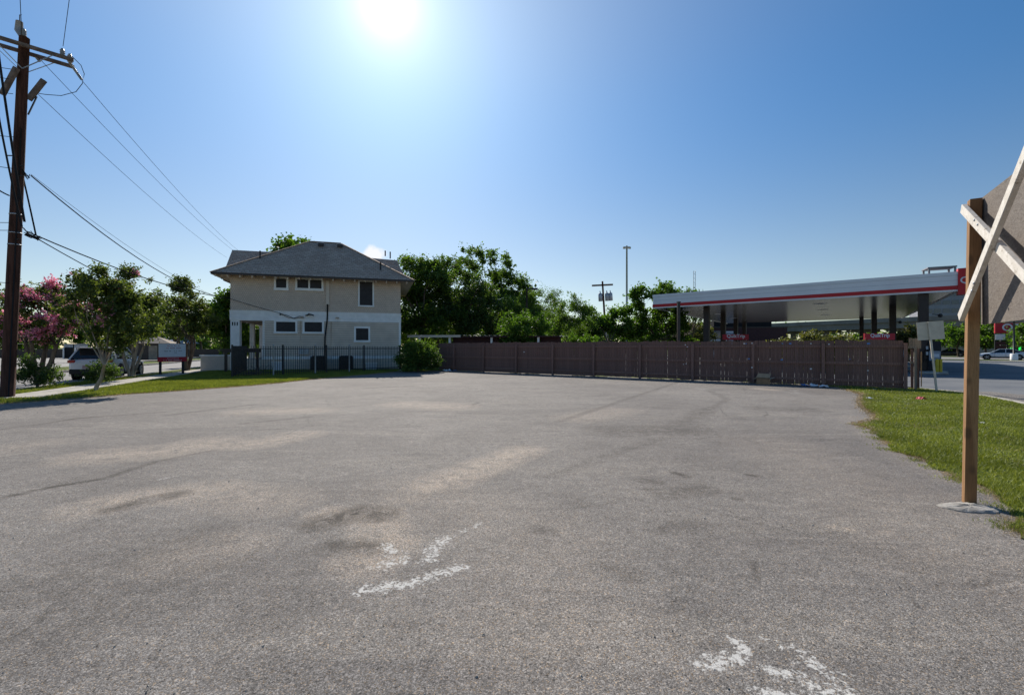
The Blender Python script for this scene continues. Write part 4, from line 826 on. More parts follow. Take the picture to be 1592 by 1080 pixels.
for i, (y0, y1) in enumerate(((103, 108), (117, 124), (143, 146), (212, 213), (258, 262), (352, 346), (364, 358), (440, 440))):
    wire(['upper', 'second', 'third', 'fourth', 'fifth', 'sixth', 'seventh', 'lowest'][i]+' short wire between the left edge and the pole', P(-60, y0-12, 11.5), P(20 if y1 < 330 else 14, y1, 13.5), .03, .009)
b = MB(); b.tube([P(x, y, 14) for x, y in ((112, 88), (126, 102), (131, 115), (128, 130), (118, 143), (95, 149), (70, 147), (52, 144))], .010, 5); tag(b.build('jumper_wire', M['wire']), 'looped jumper wire hanging from the crossarm tip back to the pole', 'wire')
b = MB(); b.tube([P(108, 97, 14.2), P(127, 124, 14.4)], .04, 8); tag(b.build('strain_insulator', M['insul']), 'grey strain insulator at the right crossarm tip', 'insulator')
b = MB(); b.tube([P(52, 84, 13.9), P(62, 96, 14)], .04, 8); tag(b.build('strain_insulator', M['insul']), 'grey strain insulator under the crossarm near the pole', 'insulator')
b = MB(); r = random.Random(2)
for i in range(5): b.tube([P(34+r.uniform(0, 4), 352+r.uniform(0, 14), 13.4), P(48, 366+r.uniform(-8, 14), 13.5), P(62+r.uniform(-4, 6), 368+r.uniform(-4, 8), 13.7)], .012, 5)
b.tube([P(40, 364, 13.4), P(60, 372, 13.7)], .035, 6); tag(b.build('cable_splice', M['wire']), 'tangle of cable splices beside the pole at eave height', 'cable')
b = MB()
for i in range(4): b.tube([P(34, 262+i*2, 13.5), P(40+i, 270+i*3, 13.6), P(46, 276+i*r.uniform(-3, 3), 13.7)], .010, 5)
tag(b.build('cable_splice', M['wire']), 'small cable splice halfway up the pole', 'cable')
# distant small pole by the trees at left
def far_pole(label, x, y0, D, wd=.28, arms=((.35, 2.2),), z0=0):
    top = P(x, y0, D); t = thing('utility_pole', label, 'utility pole', (top.x, D, z0))
    h = top.z-z0; b = MB(); b.tube([(0, 0, 0), (0, 0, h)], [wd/2, wd/2*.7], 8); b.build('pole', M['pole_wood'], t)
    for dz, L in arms: b = MB(); b.beam((-L/2, 0, h-dz), (L/2, .3, h-dz), .2, .22); b.build('crossarm', M['arm_wood'], t)
    return t, h
far_pole('distant small utility pole above the trees left of the house', 297, 453, 75)
t, h = far_pole('dark leaning utility pole with transformers behind the fence', 936.5, 437, 62, .34, ((.5, 2.9),))
for q in (-.45, .5, 1.0):
    b = MB(); b.lathe([(0, h-2.7), (.28, h-2.7), (.28, h-1.7), (.1, h-1.6), (.05, h-1.3)], (q*.95, -.1, 0), 10); b.build('transformer', M['galv'], t)
t.rotation_euler = (0, R(-3.5), 0); t.location.x += .65
b = MB(); b.tube([(0, 0, 0), (-.4, 0, 5.6)], [.2, .16], 8); tag(b.build('steel_pole', M['galv'], None, P(946, 528, 60)-Vector((0, 0, 2.5))), 'pale steel pole just right of the dark leaning pole', 'pole')
t = thing('street_lamp', 'dark street lamp with short arm before the olive tree', 'street lamp', (.80, 35.5, 0)); 
b = MB(); b.tube([(0, 0, 0), (0, 0, 6.1)], [.1, .07], 8); b.build('pole', M['iron'], t); b = MB(); b.box((0, -.06, 6.05), (.5, .06, 6.15)); b.box((.42, -.15, 6.0), (.85, .15, 6.12)); b.build('lamp_head', M['iron'], t); t.location = P(819, 540, 35.5)-Vector((0, 0, 1.5))
t = thing('light_pole', 'brown square pole standing in front of the canopy fascia', 'pole', P(1055, 540, 31)-Vector((0, 0, 1.5))); b = MB(); b.box((-.085, -.085, 0), (.085, .085, 4.55)); b.build('shaft', M['column'], t); b = MB(); b.box((-.11, -.11, 4.55), (.11, .11, 4.62)); b.build('cap', M['column'], t)
t = thing('stadium_light', 'very tall slim floodlight mast behind the trees', 'light mast', P(974.5, 540, 150)-Vector((0, 0, 1.5)))
b = MB(); b.tube([(0, 0, 0), (0, 0, 35)], [.42, .26], 8); b.build('mast', M['galv'], t)
b = MB(); b.box((-1.1, -.15, 34.4), (1.1, .15, 34.7)); b.build('crossbar', M['galv'], t)
for q in (-.9, 0, .9): b = MB(); b.box((q-.38, -.35, 34.0), (q+.38, .2, 34.55)); b.build('floodlight', M['signback'], t)
t = thing('lattice_tower', 'faint distant lattice radio tower above the canopy', 'tower', P(1079, 540, 420)-Vector((0, 0, 1.5)))
b = MB()
for sx, sy in ((-1, -1), (1, -1), (0, 1)): b.beam((sx*1.0, sy, 0), (sx*.8, sy, 72), .3, .3)
for i in range(36): z = i*2; s_ = 1 if i % 2 else -1; b.beam((-s_, -1, z), (s_, -1, z+2), .18, .18)
b.build('lattice', M['galv'], t)

# ---- gas station canopy
C0 = Vector((12.35, 39.8)); ce = Vector((.766, -.643)).normalized(); cs = Vector((.585, .811)).normalized(); CL = 19.2; CD = 32.0; CZ = 4.9; CT = 6.09
def CP(a_, b_, z): p = C0+ce*a_+cs*b_; return Vector((p.x-C0.x, p.y-C0.y, z))
CN = thing('gas_station_canopy', 'long white fuel canopy with a red stripe behind the fence', 'canopy', (*C0, 0))
def slab(name, a0, a1, b0, b1, z0, z1, mat, par=CN):
    b = MB(); v_ = [CP(a0, b0, z0), CP(a1, b0, z0), CP(a1, b1, z0), CP(a0, b1, z0), CP(a0, b0, z1), CP(a1, b0, z1), CP(a1, b1, z1), CP(a0, b1, z1)]
    b.add(v_, [(0, 3, 2, 1), (4, 5, 6, 7), (0, 1, 5, 4), (1, 2, 6, 5), (2, 3, 7, 6), (3, 0, 4, 7)]); return b.build(name, mat, par)
slab('ceiling', .05, CL-.05, .05, CD-.05, CZ+.08, CZ+.16, M['canopy_soffit'])
slab('roof_deck', .1, CL-.1, .1, CD-.1, CT-.2, CT-.12, M['canopy_white'])
for nm, z0, z1, o_, mt in (('lower_lip', CZ, CZ+.10, .03, 'canopy_white'), ('red_stripe', CZ+.10, CZ+.345, .05, 'canopy_red'), ('fascia_panel', CZ+.35, CZ+.66, .02, 'canopy_white'), ('fascia_panel', CZ+.675, CZ+.97, .02, 'canopy_white'), ('top_flashing', CZ+.985, CT, .045, 'canopy_white')):
    slab(nm, -o_, CL+o_, -o_, .04, z0, z1, M[mt]); slab(nm, -o_, .04, .05, CD, z0, z1, M[mt]); slab(nm, CL-.04, CL+o_, .05, CD, z0, z1, M[mt])
slab('backing', .0, CL, .0, .03, CZ+.02, CT-.02, M['tile_grey'])
slab('corner_panel', CL-.12, CL+.75, -.12, .4, CZ-.22, CT+.17, M['canopy_red'])
Mx = Matrix.Translation(CP(CL+.35, -.13, CZ+.62)) @ Matrix.Rotation(math.atan2(ce.y, ce.x), 4, 'Z') @ Matrix.Rotation(R(90), 4, 'X')
text_mesh('logo', 'QT', .55, M['signwhite'], CN, Mx, .01, bold=.01)
cols = [(16.6, 38.8, .22), (21.5, 46.3, .22), (26.9, 54.7, .22), (31.5, 61.7, .22), (26.2, 29.0, .24), (32.2, 38.5, .22), (36.6, 46.0, .22), (40.7, 53.0, .2)]
for x, y, hw in cols:
    b = MB(); b.box((-hw, -hw*1.1, -.12), (hw, hw*1.1, CZ+.1)); b.build('column', M['column'], CN, (x-C0.x, y-C0.y, 0)).rotation_euler = (0, 0, math.atan2(cs.y, cs.x)-R(90))
for a_, b_ in ((3, 5), (3, 12), (3, 20), (12, 5), (12, 12), (12, 20)):
    p = CP(a_, b_, CZ+.068); b = MB(); b.box((-.35, -.35, 0), (.35, .35, .05)); b.build('ceiling_light', M['signwhite'], CN, p)
for k_, (x, y, lbl) in enumerate(((16.6, 38.8, 'nearest left column'), (26.2, 29.0, 'big right column'), (21.5, 46.3, 'second left column'), (32.2, 38.5, 'second right column'))):
    t = thing('fuel_pump', 'dark fuel pump standing at the %s of the canopy' % lbl, 'fuel pump', (x+.45, y-.55, -.12), math.atan2(cs.y, cs.x)-R(90), 'fuel pumps under the canopy')
    b = MB(); b.box((-.55, -.35, 0), (.4, .35, .15)); b.build('island_base', M['concrete'], t)
    b = MB(); b.box((-.5, -.3, .15), (.1, .3, 2.0)); bevel(b.build('cabinet', M['plastic'], t), .03)
    b = MB(); b.box((-.46, -.315, .8), (.06, -.302, 1.4)); b.build('panel', M['tile_grey'], t)
    b = MB(); b.box((-.40, -.325, 1.02), (.0, -.317, 1.22)); b.build('display', M['signwhite'], t)
    b = MB(); b.tube([(-.5, -.2, 1.7), (-.72, -.25, 1.3), (-.7, -.25, .7), (-.52, -.25, .9)], .025, 6); b.build('hose', M['tyre'], t)
    b = MB(); b.box((-.6, -.28, 1.15), (-.5, -.12, 1.35)); b.box((-.6, -.28, 1.5), (-.5, -.12, 1.7)); b.build('nozzle', M['galv'], t)
for i, (x, D, W, lb) in enumerate(((1144, 38.0, 2.1, 'red lettered pump topper seen over the left part of the fence'), (1368, 27.5, 1.75, 'red lettered pump topper seen over the right part of the fence'))):
    yy = 522.5 if i == 0 else 521.5; p = P(x, yy, D); t = thing('pump_topper', lb, 'sign', (p.x, D, p.z), R(-3), 'red lettered pump toppers')
    h_ = .30 if i == 0 else .26; b = MB(); b.box((-W/2, 0, -h_), (W/2, .12, h_*.5)); b.build('panel', M['signred'], t)
    text_mesh('lettering', 'QuikTrip', .40 if i == 0 else .30, M['signwhite'], t, Matrix.Translation((0, -.01, .0)) @ Matrix.Rotation(R(90), 4, 'X'), .006, bold=.006)
    for q in (-W*.3, W*.3): b = MB(); b.box((q-.05, .03, -p.z-.12), (q+.05, .1, -h_)); b.build('post', M['column'], t)
# yellow bollards
for i, (x, l_) in enumerate(((1457.0, 'left yellow bollard beside the big canopy column'), (1462.3, 'right yellow bollard beside the big canopy column'))):
    D = 27.6; p = P(x, 540, D); b = MB(); b.lathe([(.085, 0), (.085, .85), (.06, .92), (0, .93)], n=12); o = b.build('bollard', M['yellow'], None, (p.x, D, -.12)); tag(o, l_, 'bollard', 'yellow bollards by the pump')
t = thing('pump_island', 'concrete pump island under the big canopy column', 'kerb island', (26.2, 28.6, -.12), math.atan2(cs.y, cs.x)-R(90)); b = MB(); b.box((-.7, -1.5, 0), (.7, 3.2, .13)); bevel(b.build('slab', M['concrete'], t), .04)
for i, (x, y_, D, l_) in enumerate(((1458.5, 489.5, 28.8, 'dark camera arm on the big canopy column'), (1397, 500, 38, 'dark speaker arm on the second right column'))):
    p = P(x, y_, D); b = MB(); b.beam((-.35, 0, .05), (.1, 0, 0), .05, .05); b.lathe([(.0, -.14), (.11, -.1), (.12, .04), (.05, .1)], (.14, 0, -.02), 8); tag(b.build('security_camera', M['iron'], None, p), l_, 'camera')
# store building and things behind the canopy
t = thing('store_building', 'dark maroon store building beyond the canopy', 'building', P(1074, 540, 76)-Vector((0, 0, 1.5)), R(-2))
b = MB(); b.box((0, 0, -.2), (15.8, 12, 4.75)); b.build('wall', M['maroon'], t); b = MB(); b.box((4.0, .5, 4.75), (13.5, 11, 6.0)); b.build('roof_screen', M['dark'], t)
b = MB(); b.box((0, -.1, 4.75), (15.8, .0, 4.95)); b.build('parapet', M['column'], t)
b = MB(); b.box((5.2, -.08, 2.0), (7.2, 0, 4.2)); b.build('window_frame', M['signwhite'], t); b = MB(); b.box((5.4, -.1, 2.2), (7.0, -.081, 4.0)); b.build('window', M['tile_grey'], t)
b = MB(); b.box((2.3, -.08, 1.0), (5.1, 0, 4.3)); b.build('shopfront', M['blueglass'], t); b = MB(); b.box((2.3, -.3, 2.6), (6, -.1, 2.8)); b.build('awning', M['signwhite'], t)
b = MB(); b.box((0, 0, 0), (1.1, 2.5, 2.9)); [b.box((.1*j, -.03, .1), (.1*j+.05, 0, 2.8)) for j in range(11)]; tag(b.build('container', M['blue_steel'], None, P(1061, 540, 68)-Vector((0, 0, 1.5))), 'narrow blue steel container left of the maroon store', 'container')
# highway
t = thing('elevated_highway', 'grey concrete elevated highway beyond the canopy', 'highway', (0, 0, 0))
ha, hb = P(1210, 540, 170), P(1860, 540, 95); dh = (hb-ha).normalized()
for nm, z0, z1, o_ in (('deck', 7.2, 9.0, 0), ('parapet', 9.0, 10.3, .4)):
    b = MB(); b.beam((ha.x-30*dh.x, ha.y-30*dh.y-o_, (z0+z1)/2), (hb.x, hb.y-o_, (z0+z1)/2), 9 if nm == 'deck' else 9.6, z1-z0); b.build(nm, M['hwy'], t)
for i in range(8):
    p = ha.lerp(hb, (i+.5)/8); b = MB(); b.tube([(p.x, p.y, -.3), (p.x, p.y, 6.4)], .9, 10); b.build('pier', M['hwy'], t); b = MB(); b.beam((p.x-3.8, p.y+2, 6.8), (p.x+3.8, p.y-2, 6.8), 1.6, .9); b.build('pier_cap', M['hwy'], t)
# tower block
t = thing('office_tower', 'grey gridded office block rising behind the canopy', 'building', P(1436, 540, 190)-Vector((0, 0, 1.5)), R(-28))
TW, TH = 36, 29.6; b = MB(); b.box((0, 0, 0), (TW, 20, TH)); b.build('wall', M['facade'], t)
wm_ = MB().box((0, -.12, 0), (2.2, -.02, 1.7)).mesh('window', M['blueglass'])
for i in range(13):
    for j in range(9): link('window', wm_, t, (.5+i*2.75, 0, 2.2+j*3.4))
b = MB(); b.box((1, 2, TH), (13, 18, TH+2.6)); b.build('plant_room', M['facade'], t)
b = MB()
for q in (2, 10.2): b.box((q, 2, TH+2.6), (q+.6, 2.6, TH+5.0)); b.box((q, 9, TH+2.6), (q+.6, 9.6, TH+5.0))
b.box((1.8, 1.8, TH+5.0), (11, 10, TH+5.5)); b.build('roof_frame', M['facade'], t)
b = MB(); b.box((0, 0, 0), (26, 8, 3.2)); o = b.build('garden_wall', M['tan_wall'], None, P(1452, 540, 108)-Vector((0, 0, 1.5))); o.rotation_euler = (0, 0, R(-30)); tag(o, 'low tan building behind the black car', 'building')
# pylon sign
p = P(1566, 540, 68); t = thing('pylon_sign', 'red pylon price sign with white letters', 'sign', (p.x, 68, -.1), R(-30))
b = MB(); b.box((-1.3, 0, 3.75), (2.2, .4, 5.25)); b.build('panel', M['signred'], t)
text_mesh('lettering', 'QT', 1.45, M['signwhite'], t, Matrix.Translation((.45, -.02, 4.55)) @ Matrix.Rotation(R(90), 4, 'X'), .01, bold=.03)
b = MB(); b.box((-1.25, .02, 2.75), (-.2, .38, 3.6)); b.build('panel', M['signwhite'], t)
for j, z in enumerate((2.0, 1.4, .8)): b = MB(); b.box((-1.2, .04, z), (-.1, .36, z+.5)); b.build('price_panel', M['maroon'], t)
b = MB(); b.box((-1.3, .1, 0), (-1.05, .3, 3.7)); b.build('post', M['iron'], t); b = MB(); b.box((1.95, .1, 0), (2.15, .3, 3.7)); b.build('post', M['iron'], t)
b = MB(); b.box((0, .1, .95), (2.2, .35, 2.1)); b.build('price_panel', M['plastic'], t)
for q in (.45, 1.35): b = MB(); b.box((q, .06, 1.2), (q+.14, .09, 1.85)); b.box((q+.16, .06, 1.7), (q+.5, .09, 1.84)); b.box((q-.12, .06, 1.2), (q-.02, .09, 1.6)); b.build('digit', M['led'], t)
for x, D, l_, y0 in ((1576.5, 58, 'thin black lamp post on a round white base', 470), (1556, 70, 'thin black post left of the pylon letters', 470)):
    q = P(x, y0, D); t = thing('lamp_post', l_, 'lamp post', (q.x, D, -.1)); b = MB(); b.tube([(0, 0, 0), (0, 0, q.z)], [.11, .08], 8); b.build('shaft', M['iron'], t)
    b = MB(); b.box((-.1, -.1, q.z), (.7, .1, q.z+.12)); b.build('lamp_head', M['iron'], t)
    if x > 1570: b = MB(); b.lathe([(.36, 0), (.36, .75), (.30, .8), (0, .8)], n=14); b.build('base', M['white_trim'], t)
# sign seen from behind
p0 = G(1456.5, 608.5); t = thing('street_sign', 'blank metal back of a street sign on a leaning channel post', 'sign', p0, R(-20))
tp = P(1446.5, 500, p0.y)-p0
b = MB(); b.beam((0, 0, -.05), (tp.x, 0, tp.z), .06, .03); b.build('post', M['signback'], t)
Mr = Matrix.Translation((tp.x*.87+.035, .03, tp.z*.87)) @ Matrix.Rotation(R(-4), 4, 'Y'); b = MB(); b.box((-.37, 0, -.30), (.37, .006, .32), Mr); b.build('sign_plate', M['signback'], t)

# ---- timber sign frame at the right
t = thing('timber_sign_frame', 'plywood board on treated timber posts with crossed white braces', 'sign', (4.475, 4.40, 0), math.atan2(-.82, -.5))
# local x runs from the visible post towards the near post, local y points away from the lot side
pdv = Vector((-.5, -.82, 0)).normalized(); rot_ = math.atan2(pdv.y, pdv.x); t.rotation_euler = (0, 0, rot_)
b = MB(); q_ = Matrix.Rotation(-math.atan2(pdv.y, pdv.x), 3, 'Z') @ Vector((-.058, 0, 0)); v_ = [(x, y, z) for z in (-.1, 2.93) for x, y in ((-.044, -.044), (.044, -.044), (.044, .044), (-.044, .044))]
v_ = [Vector(v)+(q_ if v[2] < 0 else Vector((0, 0, 0))) for v in v_]; b.add(v_, [(0, 3, 2, 1), (4, 5, 6, 7), (0, 1, 5, 4), (1, 2, 6, 5), (2, 3, 7, 6), (3, 0, 4, 7)]); bevel(b.build('post', M['post'], t), .005)
b = MB(); b.box((2.3, -.05, -.1), (2.40, .05, 2.93)); bevel(b.build('post', M['post'], t), .006)
b = MB(); b.box((-.04, .053, 1.72), (2.42, .068, 2.94)); b.build('board', M['ply'], t)
Wl = Matrix.Translation((4.475, 4.40, 0)) @ Matrix.Rotation(rot_, 4, 'Z'); Wi = Wl.inverted()
def onplane(px_, py_, yl):     # where the sight line meets the frame's own plane y = yl
    o_ = Wi @ Vector((0, 0, EYE)); d_ = Wi.to_3x3() @ Vector(((px_-796)/FPX, 1, (540-py_)/FPX)); s_ = (yl-o_.y)/d_.y; return o_+d_*s_
def lumber(a_, c_, w_, th, mat, y_):
    d_ = (c_-a_); d_.y = 0; d_.normalize(); s_ = Vector((-d_.z, 0, d_.x))*w_/2
    b = MB(); v_ = [a_+s_, a_-s_, c_-s_, c_+s_]; v_ = [Vector((v.x, 0, v.z)) for v in v_]
    b.add([v+Vector((0, y_-th/2, 0)) for v in v_]+[v+Vector((0, y_+th/2, 0)) for v in v_], [(0, 1, 2, 3), (7, 6, 5, 4), (0, 4, 5, 1), (1, 5, 6, 2), (2, 6, 7, 3), (3, 7, 4, 0)]); return b
def extend(a_, c_, k_): return c_+(c_-a_)*k_
a_ = onplane(1497.8, 324, -.070); c_ = onplane(1592, 425, -.070); o = lumber(a_, extend(a_, c_, 3.2), .086, .038, None, -.070).build('brace', M['whitewood'], t); bevel(o, .004, 1)
a_ = onplane(1494, 494, -.109); c_ = onplane(1592, 251, -.109); o = lumber(a_, extend(a_, c_, 1.6), .086, .038, None, -.109).build('brace', M['whitewood'], t); bevel(o, .004, 1)
for px_, py_, y_ in ((1515, 342, -.090), (1520, 349, -.090), (1511, 452, -.129), (1514, 440, -.129)):
    x_, _q, z_ = onplane(px_, py_, y_)
    b = MB(); b.lathe([(0, -.006), (.011, -.005), (.013, 0)], (x_, y_, z_), 8, 'y'); b.build('bolt', M['galv'], t)
# footing
r = random.Random(21); fc = G(1507, 790); b = MB(); rings = []; n = 40
for k_, (rr, z) in enumerate(((1.0, .0), (.95, .010), (.8, .022), (.45, .03), (.15, .035))):
    for j in range(n):
        a_ = 2*math.pi*j/n; q = rr*(1+.09*math.sin(2*a_+1)+.04*math.sin(5*a_)+(r.uniform(-.025, .025) if k_ < 3 else 0)); rings.append((q*.225*math.cos(a_), q*.15*math.sin(a_), max(0.001, z+(r.uniform(-.004, .004) if k_ else 0))))
b.add(rings+[(0, 0, .036)], [(k_*n+j, k_*n+(j+1) % n, (k_+1)*n+(j+1) % n, (k_+1)*n+j) for k_ in range(4) for j in range(n)]+[(4*n+j, 4*n+(j+1) % n, 5*n) for j in range(n)])
o = b.build('concrete_footing', M['concrete_rough'], None, (fc.x, fc.y, 0)); o.rotation_euler = (0, 0, R(-12)); tag(o, 'rough concrete footing round the base of the timber post', 'footing')

# ---- cars
def car(label, loc, rz, paint, kind='suv', group=None):
    t = thing('parked_car' if kind == 'suv' else 'sedan', label, 'car', loc, rz, group)
    if kind == 'suv':
        st = [(-2.28, .48, .82, .74, .02), (-2.22, .34, 1.0, .84, .03), (-2.0, .28, 1.06, .90, .04), (-1.4, .24, 1.05, .925, .04), (-.2, .24, 1.02, .93, .04), (.9, .24, 1.02, .92, .05), (1.3, .26, 1.0, .90, .07), (1.9, .28, .93, .86, .07), (2.18, .32, .80, .78, .04), (2.28, .42, .66, .70, .01)]
        rf = [(1.05, 1.02), (.25, 1.60), (-1.65, 1.62), (-2.12, 1.06)]; wb = (-1.32, 1.38); wr = .36; bw, rw = .84, .64; bp_ = (-.35,)
    else:
        st = [(-2.40, .50, .80, .70, .01), (-2.32, .36, .95, .80, .03), (-1.9, .26, .98, .88, .04), (-1.2, .22, .95, .91, .04), (0, .22, .92, .92, .04), (.9, .22, .90, .91, .05), (1.4, .24, .86, .89, .07), (2.0, .27, .76, .84, .06), (2.28, .30, .65, .76, .03), (2.40, .40, .55, .66, .01)]
        rf = [(1.15, .90), (.25, 1.40), (-.95, 1.42), (-1.85, .98)]; wb = (-1.42, 1.42); wr = .33; bw, rw = .80, .60; bp_ = (-.30,)
    b = MB(); k_ = len(st); prof = []
    for x, zb, zs, w_, cr in st:
        ring = [(0, zb), (w_*.8, zb), (w_*.97, zb+.12), (w_, zb+(zs-zb)*.45), (w_*.985, zs-.14), (w_*.93, zs-.03), (w_*.8, zs), (0, zs+cr)]
        ring = ring+[(-y, z) for y, z in reversed(ring[1:-1])]; prof += [(x, y, z) for y, z in ring]
    n = 14; fs = [(i*n+j, i*n+(j+1) % n, (i+1)*n+(j+1) % n, (i+1)*n+j) for i in range(k_-1) for j in range(n)]
    b.add(prof, fs, True); b.add(prof[:n], [tuple(range(n))]); b.add(prof[-n:], [tuple(reversed(range(n)))])
    o = b.build('body', paint, t)
    m_ = o.modifiers.new('smooth', 'SUBSURF'); m_.levels = 1; m_.render_levels = 1
    (ax, az), (bx, bz), (cx_, cz_), (dx, dz) = rf
    for s in (-1, 1):                      # side glass with a pillar gap
        segs = [(ax, bp_[0]+.04), (bp_[0]-.04, dx)]
        b = MB()
        for x0, x1 in segs:
            def top(x): 
                if x > bx: return bx, bz
                if x < cx_: return cx_, cz_
                return x, bz+(cz_-bz)*(bx-x)/(bx-cx_)
            t0 = top(x0); t1 = top(x1); b.add([(x0, s*bw, .96 if kind == 'suv' else .86), (x1, s*bw, .96 if kind == 'suv' else .86), (t1[0], s*rw, t1[1]-.05), (t0[0], s*rw, t0[1]-.05)], [(0, 1, 2, 3)])
        b.build('side_window', M['glass'], t)
        for p_, q_ in (((ax, az), (bx, bz)), ((dx, dz), (cx_, cz_)), ((bp_[0], .98), (bp_[0], bz-.02))):
            b = MB(); b.beam((p_[0], s*(bw+.005), p_[1]-.04), (q_[0], s*(rw+.005), q_[1]-.01), .07, .06); b.build('pillar', paint, t)
        if kind == 'suv': b = MB(); b.beam((-1.7, s*(bw-.03), 1.04), (-1.55, s*(rw+.01), 1.60), .30, .04, up=(0, 1, 0)); b.build('pillar', paint, t)
        b = MB(); b.beam((bx+.05, s*(rw+.0), bz-.01), (cx_-.02, s*(rw+.0), cz_-.01), .07, .06); b.build('roof_rail', paint, t)
        b = MB(); b.box((.72, s*(bw+.14)-.09, .98), (.86, s*(bw+.14)+.09, 1.12)); bevel(b.build('wing_mirror', paint, t), .03)
        for x in ((-1.05, bp_[0], .72) if kind == 'suv' else (-1.0, bp_[0], .72)): b = MB(); b.box((x-.006, s*.935-.004, .36), (x+.006, s*.935+.004, .95)); b.build('door_seam', M['plastic'], t)
        for x in (-.8, .1): b = MB(); b.box((x, s*.93-.02, .84), (x+.16, s*.93+.02, .87)); b.build('door_handle', paint, t)
        b = MB(); b.box((-1.0, s*.915-.02, .22), (1.05, s*.915+.02, .36)); b.build('sill', M['plastic'], t)
        b = MB(); b.box((-2.27, s*.72-.14, .86), (-2.05, s*.72+.15, 1.0)); bevel(b.build('tail_light', M['redlens'], t), .03)
        b = MB(); b.box((2.02, s*.66-.14, .66), (2.27, s*.66+.13, .78)); bevel(b.build('headlight', M['lens'], t), .03)
        for x in wb:
            b = MB(); b.lathe([(0, -.02), (wr+.07, -.02), (wr+.07, .0), (0, .0)], (x, s*.90, wr), 20, 'y'); b.lathe([(wr+.09, -.03), (wr+.09, .03)], (x, s*.90, wr), 20, 'y'); b.build('wheel_arch', M['plastic'], t)
            w0 = MB(); sg = s; w0.lathe([(wr*.62, -.11), (wr*.93, -.115), (wr, -.08), (wr, .08), (wr*.93, .115), (wr*.62, .11), (0, .1)], (0, 0, 0), 22, 'y'); wh = w0.build('wheel', M['tyre'], t, (x, s*.835, wr))
            rm = MB(); rm.lathe([(0, s*.10), (wr*.16, s*.11), (wr*.2, s*.09), (wr*.62, s*.085), (wr*.66, s*.118), (wr*.60, s*.118)], (0, 0, 0), 20, 'y')
            for q in range(5): a_ = q*1.2566; rm.beam((0, s*.112, 0), (math.cos(a_)*wr*.6, s*.115, math.sin(a_)*wr*.6), .05, .02, up=(0, 1, 0))
            rm.build('rim', M['rim'], wh)
    b = MB(); b.add([(bx+.02, -rw, bz), (bx+.02, rw, bz), (cx_-.02, rw, cz_), (cx_-.02, -rw, cz_), ((bx+cx_)/2, 0, bz+.04), ], [(0, 1, 4), (1, 2, 4), (2, 3, 4), (3, 0, 4)]); b.box((cx_, -rw, bz-.06), (bx, rw, bz-.005)); b.build('roof', paint, t)
    b = MB(); b.add([(ax, -bw, az-.04), (ax, bw, az-.04), (bx, rw, bz-.02), (bx, -rw, bz-.02)], [(0, 1, 2, 3)]); b.build('windscreen', M['glass'], t)
    b = MB(); b.add([(dx, -bw+.06, dz+.02), (dx, bw-.06, dz+.02), (cx_, rw-.02, cz_-.03), (cx_, -rw+.02, cz_-.03)], [(3, 2, 1, 0)]); b.build('rear_window', M['glass'], t)
    if kind == 'suv':
        b = MB(); b.box((-2.02, -rw, 1.58), (-1.6, rw, 1.63)); bevel(b.build('rear_spoiler', paint, t), .015)
        b = MB(); b.box((-2.31, -.80, .30), (-2.15, .80, .56)); bevel(b.build('rear_bumper', M['plastic'], t), .05)
        b = MB(); b.box((-2.335, -.26, .58), (-2.27, .26, .74)); b.build('number_plate', M['plate'], t)
    b = MB(); b.box((2.2, -.45, .42), (2.31, .45, .58)); bevel(b.build('grille', M['plastic'], t), .03)
    b = MB(); b.box((-1.9, -.75, .18), (1.9, .75, .30)); b.build('underbody', M['plastic'], t)
    return t
sa = math.atan2(sv.y, sv.x); q = S(-3.75, 10.6); car('white compact suv parked at the kerb with its back to the lot', (q[0], q[1], -.12), sa+R(3), M['carwhite'], 'suv')
ea = math.atan2(ce.y, ce.x)
q = P(1476, 540, 80); car('black sedan far off beyond the leaning street sign', (q.x, 80, -.1), ea+math.pi-R(5), M['carblack'], 'sedan', 'sedans on the boulevard')
q = P(1558, 540, 60.5); car('silver sedan passing behind the timber post', (q.x, 60.5, -.1), ea+math.pi-R(5), M['carsilver'], 'sedan', 'sedans on the boulevard')

# ---- board sign at the verge
p0 = P(248, 540, 24.6)+Vector((0, 0, -1.5)); p1 = P(286.5, 540, 25.6)+Vector((0, 0, -1.5)); d_ = p1-p0; WS = d_.length
t = thing('board_sign', 'white board sign with red lower band on two dark posts', 'sign', p0, math.atan2(d_.y, d_.x))
for q in (.05, WS-.05): b = MB(); b.box((q-.05, 0, 0), (q+.05, .09, 1.55)); b.build('post', M['plastic'], t)
b = MB(); b.box((-.05, -.05, .98), (WS+.05, -.005, 1.70)); b.build('board', M['signwhite'], t)
b = MB(); b.box((-.1, -.06, .72), (WS+.1, -.004, .975)); b.build('red_band', M['signred'], t)
def print_row(z, x0, x1, h, mat, seed, y=-.0555):
    r = random.Random(seed); b = MB(); x = x0
    while x < x1-.03:
        w_ = r.uniform(.03, .05); b.box((x, y, z-h/2), (x+w_*.55, y+.004, z+h/2)); b.box((x+w_*.5, y, z-h/2), (x+w_*.95, y+.004, z-h*.2)); x += w_+.018+(0.05 if r.random() < .18 else 0)
    b.build('printed_line', mat, t)
print_row(1.60, .28*WS, .80*WS, .045, M['signred'], 1); print_row(1.47, .26*WS, .84*WS, .055, M['signred'], 2); print_row(1.30, .18*WS, .44*WS, .05, M['plastic'], 3); print_row(1.32, .56*WS, .9*WS, .035, M['plastic'], 4); print_row(1.22, .58*WS, .68*WS, .04, M['plastic'], 5)
print_row(.90, .28*WS, .75*WS, .035, M['signwhite'], 6, -.0655); print_row(.80, .14*WS, .88*WS, .05, M['signwhite'], 7, -.0655)
